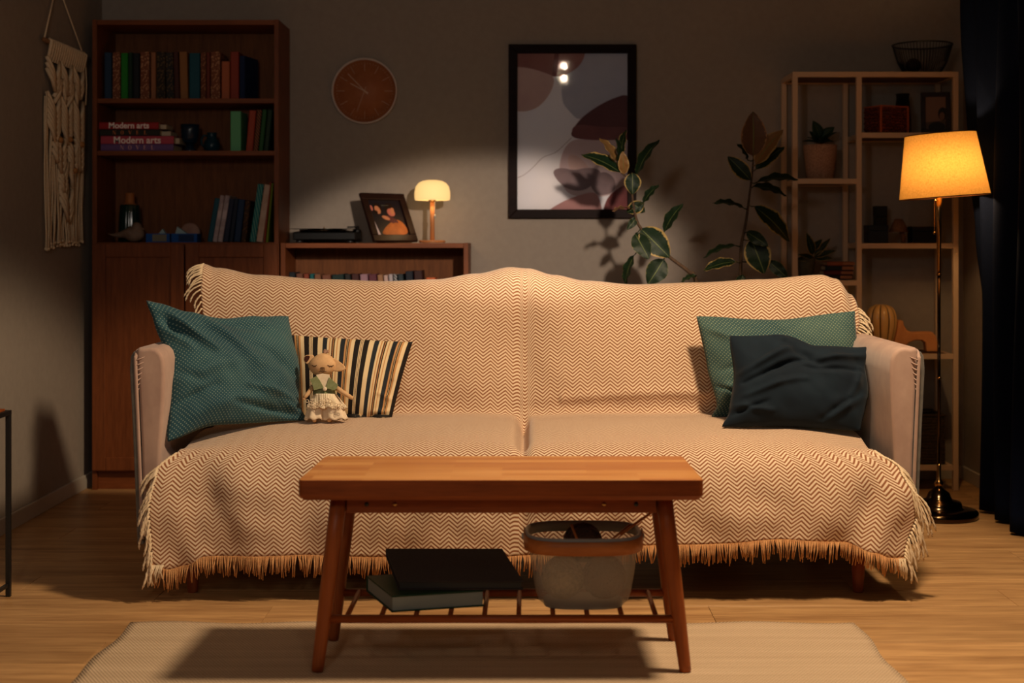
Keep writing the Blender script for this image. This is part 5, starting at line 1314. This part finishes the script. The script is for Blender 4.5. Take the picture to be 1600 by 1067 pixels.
# ------------------------------------------------------------------ rubber plant
PYL = 5.70
pl = thing('rubber_plant', 'tall variegated rubber plant with two stems behind the sofa', 'plant', (X_(1118, PYL), PYL, 0))
obj('pot', MB().lathe([(0, 0), (.105, 0), (.11, .006), (.14, .26), (.142, .275), (.128, .275), (.125, .255), (0, .255)], n=40), M_potspk, pl)
obj('soil', MB().lathe([(.1245, .2555), (0, .262)], n=32), M_soil, pl)
def Q(zx, zy, y=PYL): return W(880+zx/3.558, 160+zy/3.558, y)
SL = [(X_(1118, PYL)-.02, PYL, .26)]
stem1 = cr([Vector((X_(1118, PYL)-.02, PYL, .258)), Vector((X_(1118, PYL)-.02, PYL, .55)), Q(740, 1005), Q(700, 943), Q(590, 858), Q(500, 765, 5.68), Q(425, 690, 5.66), Q(398, 610, 5.66), Q(385, 530, 5.66), Q(378, 430, 5.66), Q(340, 405, 5.66), Q(300, 340, 5.66)], 60)
stem2 = cr([Vector((X_(1118, PYL)+.03, PYL, .258)), Vector((X_(1118, PYL)+.05, PYL, .55)), Q(980, 1000), Q(990, 800), Q(1015, 670), Q(1035, 520), Q(1050, 400), Q(1060, 280)], 60)
obj('stem', MB().tube(stem1, [.0095-.0065*i/60 for i in range(61)], 9), M_stem, pl, world=True)
obj('stem', MB().tube(stem2, [.0095-.0065*i/60 for i in range(61)], 9), M_stem, pl, world=True)
def leaf(b, tp, wpx, mat, face=None, y0=5.66, dy=-.03, bend=.12):
    B = Q(*b, y0); Tp = Q(*tp, y0+dy); L = (Tp-B).length; app = wpx/3.558*y0/FPX; real = max(app, L*.46); real = min(real, max(app, .095))
    ang = math.acos(min(1, app/real)) if face is None else face
    ax = (Tp-B).normalized(); N0 = Vector((0, -1, 0)); N0 = (N0-ax*N0.dot(ax)).normalized(); sd_ = ax.cross(N0)
    sgn = 1 if (sd_.z > 0) else -1
    N = (N0*math.cos(ang)+sd_*sgn*math.sin(ang)).normalized(); side = ax.cross(N)
    n = 12; vs = []; uvs = []
    for i in range(n+1):
        v = i/n; wv = real*.5*(math.sin(PI*v**.85)**.75 if 0 < v < 1 else .012)
        c_ = B+(Tp-B)*v + N*L*bend*math.sin(PI*v)*.6
        for j in range(7):
            u = -1+j/3; wob = .004*math.sin(v*19+j)*abs(u)
            vs.append(c_+side*wv*u+N*(abs(u)*wv*.22+wob)); uvs.append((u, v*1.6+b[0]*.37))
    mb = MB().add(vs, [(i*7+j, i*7+j+1, (i+1)*7+j+1, (i+1)*7+j) for i in range(n) for j in range(6)], 0, True, uvs)
    pet = min((stem1+stem2), key=lambda p: (p-B).length)
    mb.tube([pet, (pet+B)/2+Vector((0, 0, -.004)), B], .0022, 6)
    for i in range(len(mb.f)-4-12, len(mb.f)): pass
    obj('leaf', mb, mat, pl, world=True)
L_ = leaf
for a in [((322, 392), (100, 290), 78, M_leaf), ((300, 335), (200, 198), 50, M_leaft), ((325, 300), (350, 150), 45, M_leaf), ((300, 330), (294, 196), 32, M_leafp), ((338, 398), (330, 272), 62, M_leaft), ((408, 405), (535, 208), 52, M_leafp),
          ((385, 392), (385, 512), 96, M_leaf), ((445, 558), (532, 458), 40, M_leafp), ((450, 560), (352, 610), 74, M_leaf), ((380, 560), (455, 610), 60, M_leafp), ((408, 640), (355, 708), 46, M_leafp), ((562, 718), (666, 563), 58, M_leafp),
          ((432, 702), (592, 862), 150, M_leaf), ((400, 730), (478, 872), 105, M_leafp), ((560, 872), (470, 1012), 122, M_leafp), ((396, 848), (345, 1020), 42, M_leafp), ((740, 960), (655, 1000), 22, M_leafp), ((380, 590), (272, 606), 16, M_leafb),
          ((1055, 298), (1055, 50), 146, M_leafb), ((1070, 345), (1222, 152), 88, M_leaft), ((1070, 372), (1230, 248), 78, M_leaf), ((1042, 432), (914, 300), 92, M_leaf), ((1025, 320), (965, 230), 34, M_leafp), ((1080, 442), (1305, 430), 46, M_leafp),
          ((1058, 466), (1240, 520), 50, M_leafp), ((1008, 590), (832, 560), 34, M_leafp), ((1062, 578), (1256, 772), 108, M_leaf), ((1045, 762), (1118, 952), 150, M_leaf), ((1020, 720), (1140, 800), 70, M_leafp), ((962, 796), (780, 865), 26, M_leafp),
          ((962, 885), (778, 935), 54, M_leaf), ((1000, 960), (965, 1040), 60, M_leafp), ((1140, 880), (1250, 980), 70, M_leafp)]:
    L_(*a, dy=R.uniform(-.05, .02))

# ------------------------------------------------------------------ floor lamp
LY = 5.54; lx = X_(1467, LY)
ft = thing('floor_lamp', 'tall brass floor lamp with glowing orange linen shade, right of sofa', 'lamp', (lx, LY, 0))
obj('base', MB().lathe([(0, 0), (.144, 0), (.149, .004), (.149, .022), (.144, .028), (.100, .034), (.088, .040), (.086, .054), (.082, .060), (.052, .068), (.046, .078), (.040, .094), (.022, .108), (.014, .116), (.0, .117)], n=64), M_bronze, ft)
obj('neck', MB().lathe([(.012, .112), (.014, .122), (.018, .130), (.014, .140), (.008, .148), (.0085, .20), (.0065, .205)], n=24), M_brass, ft)
def pz(py): return CAMZ-(py-CY)*LY/FPX
obj('pole', MB().tube([(0, 0, .20), (0, 0, pz(590)), (0, 0, pz(429))], [.0058, .0062, .0066], 16), M_bronze, ft)
obj('pole', MB().tube([(0, 0, pz(429)), (0, 0, pz(330)), (0, 0, 1.33)], [.0075, .0105, .0115], 16), M_brass, ft)
for py in (429, 590): obj('collar', MB().lathe([(.006, -.004), (.0095, -.003), (.0095, .003), (.006, .004)], (0, 0, pz(py)), 20), M_brass, ft)
zb, zt = pz(308), pz(209.5)
def shade_mat():
    m = bpy.data.materials.new('lit_linen_shade'); m.use_nodes = True; t = m.node_tree; t.nodes.remove(t.nodes['Principled BSDF']); out_ = t.nodes['Material Output']
    tc = t.nodes.new('ShaderNodeTexCoord'); mp = t.nodes.new('ShaderNodeMapping'); mp.inputs['Scale'].default_value = (1, 1, 1); nz = t.nodes.new('ShaderNodeTexNoise'); nz.inputs['Scale'].default_value = 160; nz.inputs['Detail'].default_value = 3
    t.links.new(tc.outputs['Object'], mp.inputs[0]); t.links.new(mp.outputs[0], nz.inputs['Vector'])
    rp = t.nodes.new('ShaderNodeValToRGB'); t.links.new(nz.outputs[0], rp.inputs[0]); rp.color_ramp.elements[0].position = .3; rp.color_ramp.elements[1].position = .7
    rp.color_ramp.elements[0].color = (*lin((138, 105, 53)), 1); rp.color_ramp.elements[1].color = (*lin((158, 121, 66)), 1)
    d = t.nodes.new('ShaderNodeBsdfDiffuse'); tr = t.nodes.new('ShaderNodeBsdfTranslucent'); mx = t.nodes.new('ShaderNodeMixShader'); mx.inputs[0].default_value = .40
    t.links.new(rp.outputs[0], d.inputs[0]); t.links.new(rp.outputs[0], tr.inputs[0]); t.links.new(d.outputs[0], mx.inputs[1]); t.links.new(tr.outputs[0], mx.inputs[2]); t.links.new(mx.outputs[0], out_.inputs[0]); return m
M_shade = shade_mat()
Msh = Matrix.Rotation(math.radians(-4.2), 4, 'Y'); hz2 = (zt-zb)/2
sc_ = Vector((X_(1472.5, LY)-lx, 0, (zb+zt)/2))
obj('lamp_shade', MB().lathe([(.172, -hz2), (.1345, hz2)], tuple(sc_), 72, M=Msh), M_shade, ft).data.polygons
shp = bpy.data.objects['lamp_shade']
import bmesh
bm_ = bmesh.new(); bm_.from_mesh(shp.data); bmesh.ops.delete(bm_, geom=[f for f in bm_.faces if len(f.verts) > 4], context='FACES_ONLY'); bm_.to_mesh(shp.data); bm_.free()
M_trim2 = base('shade_trim', (92, 54, 24), .7)
mb = MB()
for (r, z) in ((.172, -hz2), (.1345, hz2)):
    n = 72; mb.tube([sc_+Msh @ Vector((r*math.cos(2*PI*i/n), r*math.sin(2*PI*i/n), z)) for i in range(n+1)], .0022, 6, caps=False)
obj('shade_trim', mb, M_trim2, ft)
obj('shade_spider', MB().tube([sc_+Msh @ Vector((-.134, 0, hz2-.002)), sc_+Msh @ Vector((.134, 0, hz2-.002))], .002, 6).tube([sc_+Msh @ Vector((0, -.134, hz2-.002)), sc_+Msh @ Vector((0, .134, hz2-.002))], .002, 6).tube([sc_+Msh @ Vector((0, 0, hz2)), (0.004, 0, 1.385)], .003, 6), M_brass, ft)
obj('bulb_holder', MB().lathe([(.012, 1.32), (.017, 1.325), (.017, 1.345), (.010, 1.35)], n=20), M_brass, ft)
M_bulb = base('bulb_glass', (255, 230, 190), .5); bb = M_bulb.node_tree.nodes['Principled BSDF']; bb.inputs['Emission Color'].default_value = (1, .55, .2, 1); bb.inputs['Emission Strength'].default_value = 6
obj('bulb', MB().ball((0, 0, 1.372), (.022, .022, .026), 16, 12), M_bulb, ft)
light('floor_lamp_bulb', 'POINT', (lx+.012, LY-.03, 1.352), 9.5, (1.0, .60, .25), shadow_soft_size=.02)
ch = MB()
cx_ = X_(1460, LY-.03)-lx
for k in range(int((pz(316)-pz(362))/.005)+1): ch.ball((cx_, -.03, pz(316)-k*.005), .0019, 6, 4)
o = obj('pull_chain', ch, M_brass, ft); o['kind'] = 'stuff'
obj('chain_arm', MB().tube([(0, 0, pz(312)), (cx_, -.03, pz(314))], .0018, 6), M_brass, ft)
obj('chain_ball', MB().ball((cx_, -.03, pz(364)), .006, 14, 10), M_brass, ft)
